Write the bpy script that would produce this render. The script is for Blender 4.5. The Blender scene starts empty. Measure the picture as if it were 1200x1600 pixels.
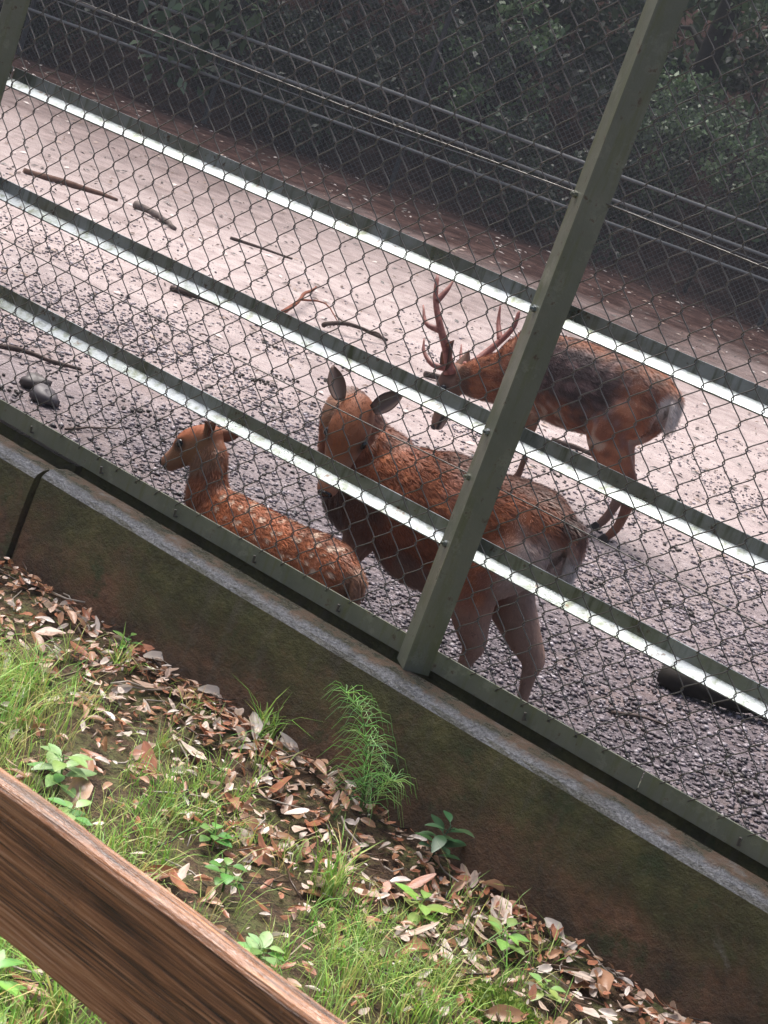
import bpy, bmesh, math, random
import numpy as np
from mathutils import Vector, Matrix, noise

rnd = random.Random(7)
rng = np.random.default_rng(7)
SC = bpy.context.scene
COL = SC.collection
R_ = math.radians

# ------------------------------------------------------------------ camera
CAM_LOC = (1.658, -3.266, 1.217)
CAM_AX = ((0.771, 0.541, 0.335), (0.413, -0.025, -0.910), (-0.484, 0.841, -0.243))  # right, down, forward
cd = bpy.data.cameras.new('camera')
cam = bpy.data.objects.new('camera', cd)
COL.objects.link(cam)
fw = Vector(CAM_AX[2]).normalized()
rt = Vector(CAM_AX[0]); rt = (rt - fw * rt.dot(fw)).normalized()
upv = rt.cross(fw)
cam.matrix_world = Matrix(((rt.x, upv.x, -fw.x, CAM_LOC[0]), (rt.y, upv.y, -fw.y, CAM_LOC[1]),
                           (rt.z, upv.z, -fw.z, CAM_LOC[2]), (0, 0, 0, 1)))
cd.sensor_fit = 'HORIZONTAL'; cd.sensor_width = 36; cd.lens = 78
cd.clip_start = 0.05; cd.clip_end = 600
cd.dof.use_dof = True; cd.dof.focus_distance = 4.3; cd.dof.aperture_fstop = 36
SC.camera = cam

# ------------------------------------------------------------------ world, sun, exposure
SUN_EL, SUN_AZ = R_(65), R_(-64)          # soft light through cloud, from behind the pen and the left
w = bpy.data.worlds.new('World'); SC.world = w; w.use_nodes = True
nt = w.node_tree; bg = nt.nodes['Background']
sky = nt.nodes.new('ShaderNodeTexSky'); sky.sky_type = 'NISHITA'; sky.sun_disc = False
sky.sun_elevation = SUN_EL; sky.sun_rotation = SUN_AZ
sky.air_density = 1.0; sky.dust_density = 6.0; sky.ozone_density = 1.0
nt.links.new(sky.outputs[0], bg.inputs[0]); bg.inputs[1].default_value = 0.085
sl = bpy.data.lights.new('sun', 'SUN'); sl.energy = 3.1; sl.angle = R_(44); sl.color = (1, 0.975, 0.95)
sun = bpy.data.objects.new('sun', sl); COL.objects.link(sun)
sd = Vector((math.sin(SUN_AZ) * math.cos(SUN_EL), math.cos(SUN_AZ) * math.cos(SUN_EL), math.sin(SUN_EL)))
sun.rotation_euler = sd.to_track_quat('Z', 'Y').to_euler()
SC.view_settings.view_transform = 'Standard'; SC.view_settings.look = 'None'
SC.view_settings.exposure = 1.08; SC.view_settings.gamma = 1.0
SC.view_settings.use_curve_mapping = False
SC.cycles.max_bounces = 6; SC.cycles.diffuse_bounces = 3; SC.cycles.transparent_max_bounces = 4

# ------------------------------------------------------------------ helpers
def mesh(name, verts, faces, col=None, smooth=False):
    me = bpy.data.meshes.new(name)
    me.from_pydata([tuple(v) for v in verts], [], [tuple(f) for f in faces])
    if smooth: me.polygons.foreach_set('use_smooth', [True] * len(me.polygons))
    if col is not None:
        a = me.color_attributes.new('Col', 'FLOAT_COLOR', 'POINT')
        c = np.ones((len(verts), 4), np.float32); c[:, :3] = np.asarray(col, np.float32)
        a.data.foreach_set('color', c.ravel())
    me.update()
    return me

def np_mesh(name, V, F, col=None, smooth=False):
    """V (n,3), F (m,k) arrays"""
    me = bpy.data.meshes.new(name)
    V = np.ascontiguousarray(V, np.float32); F = np.ascontiguousarray(F, np.int32)
    m, k = F.shape
    me.vertices.add(len(V)); me.vertices.foreach_set('co', V.ravel())
    me.loops.add(m * k); me.loops.foreach_set('vertex_index', F.ravel())
    me.polygons.add(m); me.polygons.foreach_set('loop_start', np.arange(0, m * k, k, dtype=np.int32))
    if smooth: me.polygons.foreach_set('use_smooth', np.ones(m, bool))
    me.update(calc_edges=True); me.validate()
    if col is not None:
        a = me.color_attributes.new('Col', 'FLOAT_COLOR', 'POINT')
        c = np.ones((len(V), 4), np.float32); c[:, :3] = col
        a.data.foreach_set('color', c.ravel())
    return me

def obj(name, me, mat=None, parent=None):
    o = bpy.data.objects.new(name, me); COL.objects.link(o)
    if mat is not None and me is not None and not me.materials: me.materials.append(mat)
    if parent is not None: o.parent = parent
    return o

def tag(o, label=None, cat=None, group=None, kind=None):
    for k, v in (('label', label), ('category', cat), ('group', group), ('kind', kind)):
        if v: o[k] = v
    return o

def thing(name, label, cat, loc=(0, 0, 0), rz=0, group=None):
    o = bpy.data.objects.new(name, None); COL.objects.link(o); o.empty_display_size = .05
    o.location = loc; o.rotation_euler = (0, 0, rz)
    return tag(o, label, cat, group)

class MB:
    def __init__(s): s.v = []; s.f = []; s.c = []
    def add(s, v, f, c=None):
        b = len(s.v); s.v += [tuple(x) for x in v]; s.f += [tuple(b + i for i in q) for q in f]
        s.c += [c or (1, 1, 1)] * len(v)
    def box(s, x0, x1, y0, y1, z0, z1, c=None):
        s.add([(x0, y0, z0), (x1, y0, z0), (x1, y1, z0), (x0, y1, z0), (x0, y0, z1), (x1, y0, z1), (x1, y1, z1), (x0, y1, z1)],
              [(0, 3, 2, 1), (4, 5, 6, 7), (0, 1, 5, 4), (1, 2, 6, 5), (2, 3, 7, 6), (3, 0, 4, 7)], c)
    def tube(s, pts, rad, n=6, c=None, cap=True):
        pts = [Vector(p) for p in pts]
        if not hasattr(rad, '__len__'): rad = [rad] * len(pts)
        b = len(s.v); ref = None
        for i, p in enumerate(pts):
            t = (pts[min(i + 1, len(pts) - 1)] - pts[max(i - 1, 0)]).normalized()
            if ref is None:
                ref = t.orthogonal().normalized()
            ref = (ref - t * ref.dot(t)).normalized(); bi = t.cross(ref)
            for k in range(n):
                a = 2 * math.pi * k / n
                s.v.append(tuple(p + (ref * math.cos(a) + bi * math.sin(a)) * rad[i])); s.c.append(c or (1, 1, 1))
        for i in range(len(pts) - 1):
            for k in range(n):
                k2 = (k + 1) % n
                s.f.append((b + i * n + k, b + i * n + k2, b + (i + 1) * n + k2, b + (i + 1) * n + k))
        if cap:
            s.f.append(tuple(b + k for k in reversed(range(n))))
            e = b + (len(pts) - 1) * n
            s.f.append(tuple(e + k for k in range(n)))
    def prism_x(s, prof, x0, x1, c=None):
        """closed (y,z) profile, counter-clockwise seen from +X, extruded along X"""
        n = len(prof); b = len(s.v)
        for x in (x0, x1):
            for (y, z) in prof: s.v.append((x, y, z)); s.c.append(c or (1, 1, 1))
        for k in range(n):
            k2 = (k + 1) % n
            s.f.append((b + k, b + k2, b + n + k2, b + n + k))
        s.f.append(tuple(b + k for k in reversed(range(n)))); s.f.append(tuple(b + n + k for k in range(n)))
    def mesh(s, name, smooth=False, col=False):
        return mesh(name, s.v, s.f, s.c if col else None, smooth)
    def build(s, name, mat, parent=None, smooth=False, col=False):
        return obj(name, s.mesh(name, smooth, col), mat, parent)

def fix_normals(me):
    bm = bmesh.new(); bm.from_mesh(me); bmesh.ops.recalc_face_normals(bm, faces=bm.faces); bm.to_mesh(me); bm.free()
    return me

def bevel(o, w_, seg=2):
    m = o.modifiers.new('bevel', 'BEVEL'); m.width = w_; m.segments = seg; m.limit_method = 'ANGLE'
    return o

# ------------------------------------------------------------------ materials
class NT:
    def __init__(s, name):
        s.m = bpy.data.materials.new(name); s.m.use_nodes = True
        s.t = s.m.node_tree; s.b = s.t.nodes['Principled BSDF']; s.out = s.t.nodes['Material Output']
    def n(s, typ, **kw):
        x = s.t.nodes.new(typ)
        for k, v in kw.items():
            if k.startswith('i_'):
                key = k[2:]
                key = int(key) if key.isdigit() else key.replace('_', ' ')
                x.inputs[key].default_value = v
            else: setattr(x, k, v)
        return x
    def l(s, a, b): s.t.links.new(a, b)
    def coord(s, kind='Object', scale=(1, 1, 1), rot=(0, 0, 0)):
        tc = s.n('ShaderNodeTexCoord'); mp = s.n('ShaderNodeMapping'); mp.inputs['Scale'].default_value = scale
        mp.inputs['Rotation'].default_value = rot
        s.l(tc.outputs[kind], mp.inputs[0]); return mp.outputs[0]
    def noise(s, vec, scale, detail=6, rough=.55, out='Fac', dist=0):
        x = s.n('ShaderNodeTexNoise'); x.inputs['Scale'].default_value = scale; x.inputs['Detail'].default_value = detail
        x.inputs['Roughness'].default_value = rough; x.inputs['Distortion'].default_value = dist
        s.l(vec, x.inputs['Vector']); return x.outputs[out]
    def vor(s, vec, scale, feature='F1', out='Distance'):
        x = s.n('ShaderNodeTexVoronoi'); x.feature = feature; x.inputs['Scale'].default_value = scale
        s.l(vec, x.inputs['Vector']); return x.outputs[out]
    def ramp(s, fac, stops):
        x = s.n('ShaderNodeValToRGB'); e = x.color_ramp.elements
        while len(e) < len(stops): e.new(.5)
        for el, (p, c) in zip(e, stops):
            el.position = p; el.color = (*c, 1) if len(c) == 3 else c
        s.l(fac, x.inputs[0]); return x.outputs[0]
    def g(s, fac, a, b):
        x = s.n('ShaderNodeMapRange'); x.inputs[1].default_value = a; x.inputs[2].default_value = b
        s.l(fac, x.inputs[0]); return x.outputs[0]
    def mix(s, fac, a, b, blend='MIX'):
        x = s.n('ShaderNodeMix'); x.data_type = 'RGBA'; x.blend_type = blend
        for v, i in ((fac, 0), (a, 6), (b, 7)):
            if hasattr(v, 'links') or hasattr(v, 'is_linked'): s.l(v, x.inputs[i])
            elif i == 0: x.inputs[0].default_value = v
            else: x.inputs[i].default_value = (*v, 1)
        return x.outputs[2]
    def math(s, op, a, b=0.0):
        x = s.n('ShaderNodeMath'); x.operation = op
        for v, i in ((a, 0), (b, 1)):
            if hasattr(v, 'is_linked'): s.l(v, x.inputs[i])
            else: x.inputs[i].default_value = v
        return x.outputs[0]
    def bump(s, h, strength=.5, dist=.01):
        x = s.n('ShaderNodeBump'); x.inputs['Strength'].default_value = strength; x.inputs['Distance'].default_value = dist
        s.l(h, x.inputs['Height']); s.l(x.outputs[0], s.b.inputs['Normal']); return x
    def set(s, color=None, rough=None, spec=None, metal=None):
        for v, k in ((color, 'Base Color'), (rough, 'Roughness'), (spec, 'Specular IOR Level'), (metal, 'Metallic')):
            if v is None: continue
            if hasattr(v, 'is_linked'): s.l(v, s.b.inputs[k])
            elif k == 'Base Color': s.b.inputs[k].default_value = (*v, 1)
            else: s.b.inputs[k].default_value = v
        return s
    def attr(s):
        x = s.n('ShaderNodeVertexColor'); x.layer_name = 'Col'; return x.outputs[0]
    def sep(s, vec):
        x = s.n('ShaderNodeSeparateXYZ'); s.l(vec, x.inputs[0]); return x.outputs

def m_plain(name, color, rough=.6, spec=.5, metal=0):
    return NT(name).set(color, rough, spec, metal).m

def m_attr(name, rough=.7, spec=.3, trans=0, vary=.0):
    t = NT(name); c = t.attr()
    if vary:
        n = t.noise(t.coord('Object'), 30, 4)
        c = t.mix(t.g(n, .3, .7), c, t.mix(vary, c, (0, 0, 0)))
    t.set(c, rough, spec)
    if trans:
        tr = t.n('ShaderNodeBsdfTranslucent'); t.l(c, tr.inputs[0])
        mx = t.n('ShaderNodeMixShader'); mx.inputs[0].default_value = trans
        t.l(t.b.outputs[0], mx.inputs[1]); t.l(tr.outputs[0], mx.inputs[2]); t.l(mx.outputs[0], t.out.inputs[0])
    return t.m

RVX = (0.867, 0.499)
HEAD = Vector((-0.499, 0.867, 0))           # horizontal viewing direction
def tdist(x, y): return (x - CAM_LOC[0]) * HEAD.x + (y - CAM_LOC[1]) * HEAD.y
FAR_T = 20.5                                 # distance of the far fence along that direction

def mat_ground():
    t = NT('pen_ground_mat'); p = t.coord('Object')
    big = t.noise(p, .9, 5); mid = t.noise(p, 7, 6, .6); fine = t.noise(p, 70, 5, .7)
    v = t.vor(p, 75); vc = t.vor(p, 75, out='Color')
    sand = t.ramp(mid, [(.25, (.27, .205, .195)), (.5, (.42, .335, .32)), (.8, (.50, .42, .40))])
    grav = t.ramp(t.sep(vc)[0], [(0, (.030, .023, .028)), (.35, (.095, .073, .084)), (.7, (.165, .132, .148)), (1, (.30, .255, .275))])
    ps = t.n('ShaderNodeTexCoord').outputs['Object']
    xyz = t.sep(ps)
    td = t.math('ADD', t.math('MULTIPLY', t.math('SUBTRACT', xyz[0], CAM_LOC[0]), HEAD.x),
                t.math('MULTIPLY', t.math('SUBTRACT', xyz[1], CAM_LOC[1]), HEAD.y))
    edge = t.math('ADD', td, t.math('MULTIPLY', t.math('SUBTRACT', big, .5), 4.0))
    dull = t.g(t.math('ADD', xyz[1], t.math('MULTIPLY', t.math('SUBTRACT', mid, .5), 1.6)), 3.0, .5)  # mask: gravel colour gets darker towards the kerb
    grav = t.mix(t.math('MULTIPLY', dull, .5), grav, (.030, .022, .027))
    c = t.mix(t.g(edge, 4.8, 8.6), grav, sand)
    # trampled wet streaks and soil patches
    st = t.noise(t.coord('Object', (.8, 1.9, 1), (0, 0, R_(30))), 1.3, 8, .7)
    c = t.mix(t.math('MULTIPLY', t.g(st, .52, .68), .6), c, (.17, .115, .105))
    c = t.mix(t.math('MULTIPLY', t.g(fine, .60, .72), .55), c, (.10, .07, .065))
    c = t.mix(t.math('MULTIPLY', t.g(t.noise(p, 2.6, 8, .75), .50, .66), .45), c, (.19, .135, .12))
    sp = t.vor(p, 22)
    c = t.mix(t.math('MULTIPLY', t.g(sp, .16, .07), t.g(mid, .5, .62)), c, (.05, .035, .03))
    # leaf mould near the far fence, with the trees' shade painted into its colour
    edge2 = t.math('ADD', td, t.math('MULTIPLY', t.math('SUBTRACT', t.noise(t.coord('Object', (1, 1, 1)), .35, 6, .65), .5), 7.0))
    far = t.g(edge2, 11.0, 17.0)
    c = t.mix(far, c, t.ramp(t.noise(p, 3.5, 9, .8), [(.3, (.012, .008, .008)), (.5, (.045, .027, .024)), (.65, (.11, .068, .060))]))
    t.set(c, t.mix(far, t.ramp(big, [(.35, (.42,) * 3), (.65, (.8,) * 3)]), (.95,) * 3), t.math('MULTIPLY', t.math('SUBTRACT', 1.0, far), .4))
    t.bump(t.math('ADD', t.math('ADD', t.math('MULTIPLY', v, -.6), fine), t.math('MULTIPLY', mid, 3.0)), .9, .014)
    return t.m

def mat_soil():
    t = NT('bank_soil'); p = t.coord('Object')
    n = t.noise(p, 14, 8, .65); f = t.noise(p, 90, 5, .7)
    c = t.ramp(n, [(.3, (.06, .036, .02)), (.45, (.15, .09, .05)), (.6, (.18, .19, .065)), (.8, (.28, .26, .12))])
    c = t.mix(t.math('MULTIPLY', t.g(f, .5, .62), .8), c, (.022, .014, .009))
    c = t.mix(t.math('MULTIPLY', t.g(t.noise(p, 160, 3, .6), .60, .66), .7), c, (.34, .23, .15))
    t.set(c, .7, .35); t.bump(t.math('ADD', f, n), 1.0, .03)
    return t.m

def mat_concrete():
    t = NT('mossy_concrete'); p = t.coord('Object'); xyz = t.sep(p)
    n = t.noise(p, 3.0, 8, .62, dist=.8); n2 = t.noise(p, 12, 8, .72); n3 = t.noise(p, 5.5, 7, .7, dist=.4); f = t.noise(p, 130, 4, .75); g = t.noise(p, 45, 6, .75)
    drip = t.noise(t.coord('Object', (11, 11, 1.0)), 2.0, 7, .65)
    face = t.ramp(n, [(.32, (.042, .026, .012)), (.45, (.13, .070, .032)), (.55, (.22, .105, .052)), (.68, (.32, .17, .10))])
    face = t.mix(t.math('MULTIPLY', t.g(g, .45, .7), .55), face, (.012, .009, .007))
    green = t.ramp(n2, [(.3, (.026, .026, .007)), (.52, (.082, .082, .020)), (.7, (.16, .145, .045))])
    hgt = t.math('ADD', xyz[2], t.math('MULTIPLY', t.math('SUBTRACT', n3, .5), .55))
    c = t.mix(t.math('MULTIPLY', t.g(hgt, -.25, -.10), .9), face, green)
    c = t.mix(t.math('MULTIPLY', t.g(drip, .54, .70), .55), c, (.13, .105, .075))
    c = t.mix(t.math('MULTIPLY', t.g(t.noise(p, 9, 6, .7), .58, .68), .75), c, (.040, .062, .013))
    c = t.mix(t.math('MULTIPLY', t.g(t.noise(p, 4.2, 5, .6, dist=1.0), .64, .74), .8), c, (.24, .20, .17))
    c = t.mix(t.math('MULTIPLY', t.g(f, .68, .74), .8), c, (.30, .26, .22))
    gm = t.n('ShaderNodeNewGeometry'); up = t.g(t.sep(gm.outputs['Normal'])[2], .30, .60)
    top = t.ramp(n2, [(.3, (.035, .038, .020)), (.46, (.080, .074, .050)), (.56, (.14, .085, .052)), (.64, (.15, .14, .125)), (.8, (.26, .25, .25))])
    stain = t.g(t.math('ADD', xyz[1], t.math('MULTIPLY', t.math('SUBTRACT', n2, .5), .06)), -.108, -.094)
    edge = t.mix(t.math('MULTIPLY', t.g(n3, .52, .66), .7), t.ramp(f, [(.35, (.10, .10, .105)), (.5, (.18, .18, .19)), (.7, (.29, .29, .31))]), (.055, .050, .035))
    top = t.mix(stain, edge, top)
    c = t.mix(up, c, top)
    t.set(c, t.mix(up, (.75,) * 3, t.ramp(n2, [(.35, (.18,) * 3), (.7, (.5,) * 3)])), .5)
    h = t.math('ADD', t.math('ADD', t.math('MULTIPLY', n2, 1.6), t.math('MULTIPLY', f, .45)), t.math('MULTIPLY', g, 1.1))
    t.bump(h, 1.0, .016)
    return t.m

def mat_paint(name, base, alt, rough=(.25, .5), algae=(.05, .075, .02), amount=.5, metal=0):
    t = NT(name); p = t.coord('Object')
    n = t.noise(p, 6, 7, .65); s = t.noise(t.coord('Object', (14, 14, 1.5)), 3, 5, .6); f = t.noise(p, 180, 3, .6)
    c = t.mix(t.g(n, .35, .7), base, alt)
    c = t.mix(t.math('MULTIPLY', t.g(s, .5, .7), amount), c, algae)
    c = t.mix(t.math('MULTIPLY', t.g(t.noise(p, 17, 7, .75), .54, .66), .5), c, tuple(q * 1.7 for q in base))
    c = t.mix(t.math('MULTIPLY', t.g(t.noise(p, 34, 6, .7), .60, .68), .85), c, (.07, .035, .018))
    t.set(c, t.ramp(n, [(.3, (rough[0],) * 3), (.7, (rough[1],) * 3)]), .5, metal)
    t.bump(f, .25, .002)
    return t.m

def mat_wood():
    t = NT('wet_timber'); p = t.coord('Object', (1.6, 44, 44)); q = t.coord('Object')
    kn = t.noise(t.coord('Object', (2.2, 9, 9)), 2.0, 3, .5)
    n = t.noise(p, 1.6, 7, .6, dist=.9); f = t.noise(t.coord('Object', (7, 320, 320)), 1.4, 4, .7)
    n2 = t.noise(q, 5, 5, .6)
    g = t.math('ADD', t.math('MULTIPLY', n, .55), t.math('MULTIPLY', f, .45))
    c = t.ramp(g, [(.36, (.030, .014, .009)), (.44, (.16, .070, .032)), (.51, (.34, .145, .062)), (.58, (.50, .25, .125)), (.68, (.62, .43, .29))])
    c = t.mix(t.math('MULTIPLY', t.g(n2, .5, .75), .45), c, (.055, .06, .022))
    c = t.mix(t.g(kn, .70, .80), c, (.02, .012, .008))
    ck = t.noise(t.coord('Object', (.8, 55, 55)), 1.0, 5, .6, dist=.5)
    c = t.mix(t.math('MULTIPLY', t.g(t.math('ABSOLUTE', t.math('SUBTRACT', ck, .5)), .018, .004), .85), c, (.010, .007, .005))
    t.set(c, t.ramp(n2, [(.3, (.18,) * 3), (.7, (.36,) * 3)]), .7)
    t.bump(g, .8, .004)
    return t.m

def mat_leafcards(name, trans=.35, rough=.45):
    return m_attr(name, rough, .4, trans)

M = dict(
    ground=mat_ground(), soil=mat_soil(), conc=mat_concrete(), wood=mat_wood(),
    green=mat_paint('green_paint', (.165, .168, .130), (.115, .122, .086), algae=(.105, .112, .040), amount=.7),
    rail=mat_paint('rail_steel', (.15, .17, .165), (.36, .39, .42), (.20, .60), algae=(.09, .105, .07), amount=.95, metal=.75),
    wire=m_plain('wire_steel', (.115, .105, .095), .32, .6, .4),
    zinc=m_plain('zinc', (.45, .46, .47), .35, .5, .7),
    farpipe=m_plain('far_pipe', (.22, .215, .20), .55, .4, 0),
    stone=m_attr('stone', .55, .45), litter=m_attr('dry_leaf', .32, .6, .22), grass=m_attr('grass_blade', .45, .4, .35),
    weed=m_attr('weed_leaf', .35, .5, .3), foliage=m_attr('foliage', .4, .45, .3), bark=m_attr('bark', .85, .2, 0, .5),
    coat=m_attr('coat', .62, .25), fur=m_attr('fur', .5, .35), eye=m_plain('eye', (.006, .005, .005), .16, .4),
    hoof=m_plain('hoof', (.025, .02, .018), .4, .5), nose=m_plain('nose', (.012, .010, .010), .25, .5),
)
def mat_antler():
    t = NT('antler_velvet'); p = t.coord('Object')
    t.set(t.ramp(t.noise(p, 45, 5, .6), [(.3, (.12, .036, .030)), (.7, (.30, .11, .085))]), .5, .4); t.bump(t.noise(p, 160, 3), .4, .002)
    return t.m
M['antler'] = mat_antler()

# ------------------------------------------------------------------ ground
def sstep(a, b, x):
    x = min(1, max(0, (x - a) / (b - a))); return x * x * (3 - 2 * x)
def gz(x, y):
    t = tdist(x, y)
    z = -.30 + .17 * sstep(8, 19, t) + .018 * noise.noise((x * .8, y * .8, 0)) + .006 * noise.noise((x * 4, y * 4, 3))
    if t > FAR_T + 1: z += min(7, .42 * (t - FAR_T - 1)) + .25 * noise.noise((x * .5, y * .5, 9)) * min(1, t - FAR_T - 1)
    return z
def build_ground():
    ys = [.09]
    while ys[-1] < 140: ys.append(ys[-1] + max(.07, .035 * ys[-1]))
    xs = [0]
    while xs[-1] < 120: xs.append(xs[-1] + max(.09, .045 * xs[-1]))
    xs = [-1 - x for x in reversed(xs[1:])] + [-1] + [-1 + x for x in xs[1:]]
    V = [(x, y, gz(x, y)) for y in ys for x in xs]; nx = len(xs)
    F = [(j * nx + i, j * nx + i + 1, (j + 1) * nx + i + 1, (j + 1) * nx + i) for j in range(len(ys) - 1) for i in range(nx - 1)]
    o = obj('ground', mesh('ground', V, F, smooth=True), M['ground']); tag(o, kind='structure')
    return o
GROUND = build_ground()

def build_gravel():
    n = 36000
    tt = 3.2 + 8.3 * rng.random(n * 4) ** 1.3; uu = (rng.random(n * 4) - .5) * .70 * tt
    x = CAM_LOC[0] + HEAD.x * tt + RVX[0] * uu; y = CAM_LOC[1] + HEAD.y * tt + RVX[1] * uu
    keep = []                                                       # patchy cover, thinning out towards the pale ground
    for i in range(len(x)):
        if y[i] < .11: continue
        d = .62 + .9 * noise.noise((x[i] * 1.3, y[i] * 1.3, 5)) + .3 * noise.noise((x[i] * 5, y[i] * 5, 1)) - .17 * max(0, tt[i] - 6.2)
        if rng.random() < max(.03, d): keep.append(i)
        if len(keep) >= n: break
    x = x[keep]; y = y[keep]; n = len(x)
    z = np.array([gz(a, b) for a, b in zip(x, y)])
    base = np.array([(1, 0, 0), (0, 1, 0), (-1, 0, 0), (0, -1, 0), (.2, .1, 1), (-.1, 0, -.6)], float)
    F0 = np.array([(0, 1, 4), (1, 2, 4), (2, 3, 4), (3, 0, 4), (1, 0, 5), (2, 1, 5), (3, 2, 5), (0, 3, 5)])
    s = .0045 + .0085 * rng.random(n) ** 2.2
    P = base[None] + rng.normal(0, .28, (n, 6, 3))
    P *= s[:, None, None] * np.array([1.15, 1, .62])
    a = rng.random(n) * 6.283; ca, sa = np.cos(a)[:, None], np.sin(a)[:, None]
    X = P[..., 0] * ca - P[..., 1] * sa; Y = P[..., 0] * sa + P[..., 1] * ca
    V = np.stack([X + x[:, None], Y + y[:, None], P[..., 2] + (z + s * .25)[:, None]], -1).reshape(-1, 3)
    F = (F0[None] + (np.arange(n) * 6)[:, None, None]).reshape(-1, 3)
    pal = np.array([(.15, .12, .137), (.26, .22, .24), (.10, .078, .090), (.045, .035, .040), (.030, .023, .026), (.36, .32, .345)])
    c = pal[rng.choice(6, n, p=[.30, .26, .16, .10, .10, .08])] * (0.8 + .4 * rng.random((n, 1)))
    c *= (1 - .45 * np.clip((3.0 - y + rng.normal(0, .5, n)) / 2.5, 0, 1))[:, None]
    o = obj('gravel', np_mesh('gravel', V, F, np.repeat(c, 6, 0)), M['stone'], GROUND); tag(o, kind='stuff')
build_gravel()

# ------------------------------------------------------------------ grass bank in front of the wall
def bz(x, y):
    return (-.345 + .035 * sstep(-.42, -.16, y) + .022 * noise.noise((x * 2.2, y * 2.2, 2)) + .008 * noise.noise((x * 8, y * 8, 7)) - .012 * x)
def build_bank():
    ys = [-.11]
    while ys[-1] > -30: ys.append(ys[-1] - max(.03, .06 * (-ys[-1] - .11)))
    xs = [0]
    while xs[-1] < 40: xs.append(xs[-1] + max(.04, .05 * xs[-1]))
    xs = [-x for x in reversed(xs[1:])] + xs
    V = [(x, y, bz(x, y)) for y in ys for x in xs]; nx = len(xs)
    F = [(j * nx + i + 1, j * nx + i, (j + 1) * nx + i, (j + 1) * nx + i + 1) for j in range(len(ys) - 1) for i in range(nx - 1)]
    o = obj('grass_bank', mesh('grass_bank', V, F, smooth=True), M['soil']); tag(o, kind='structure')
    return o
BANK = build_bank()

# ------------------------------------------------------------------ retaining wall
def build_wall():
    t = thing('retaining_wall', 'low mossy dark concrete wall under the near wire fence', 'wall')
    def block(x0, x1, dy, dz, seed):
        prof = [(.088, -.60), (.088, -.030), (.080, -.013), (.020, -.012), (.012, -.070), (-.022, -.075), (-.034, -.0225), (-.088, -.020), (-.098, -.022), (-.116, -.034), (-.123, -.045), (-.150, -.345), (-.165, -.60)]
        nx = max(8, int((x1 - x0) / .05)); V = []; F = []
        # subdivide the front face
        pr = []
        for a, b in zip(prof, prof[1:] + prof[:1]):
            k = max(1, int(math.hypot(a[0] - b[0], a[1] - b[1]) / .05))
            pr += [(a[0] + (b[0] - a[0]) * i / k, a[1] + (b[1] - a[1]) * i / k) for i in range(k)]
        n = len(pr)
        for i in range(nx + 1):
            x = x0 + (x1 - x0) * i / nx
            for (y, z) in pr:
                k = noise.noise((x * 6 + seed, y * 6, z * 6)) * .006 + noise.noise((x * 25 + seed, y * 25, z * 25)) * .0025
                V.append((x, y + dy - k, z + dz + k * .6))
        for i in range(nx):
            for k in range(n):
                k2 = (k + 1) % n
                F.append((i * n + k, i * n + k2, (i + 1) * n + k2, (i + 1) * n + k))
        F.append(tuple(range(n))); F.append(tuple(nx * n + k for k in reversed(range(n))))
        o = obj('wall_block', fix_normals(mesh('wall_block', V, F, smooth=False)), M['conc'], t)
        return o
    block(-1.145, 3.4, 0, 0, 0)
    block(-4.6, -1.163, -.006, -.010, 40)
    mj = MB(); mj.box(-1.164, -1.144, -.10, .08, -.6, -.080)
    mj.build('joint_filler', m_plain('joint', (.012, .011, .009), .9), t)
    return t
build_wall()

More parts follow.
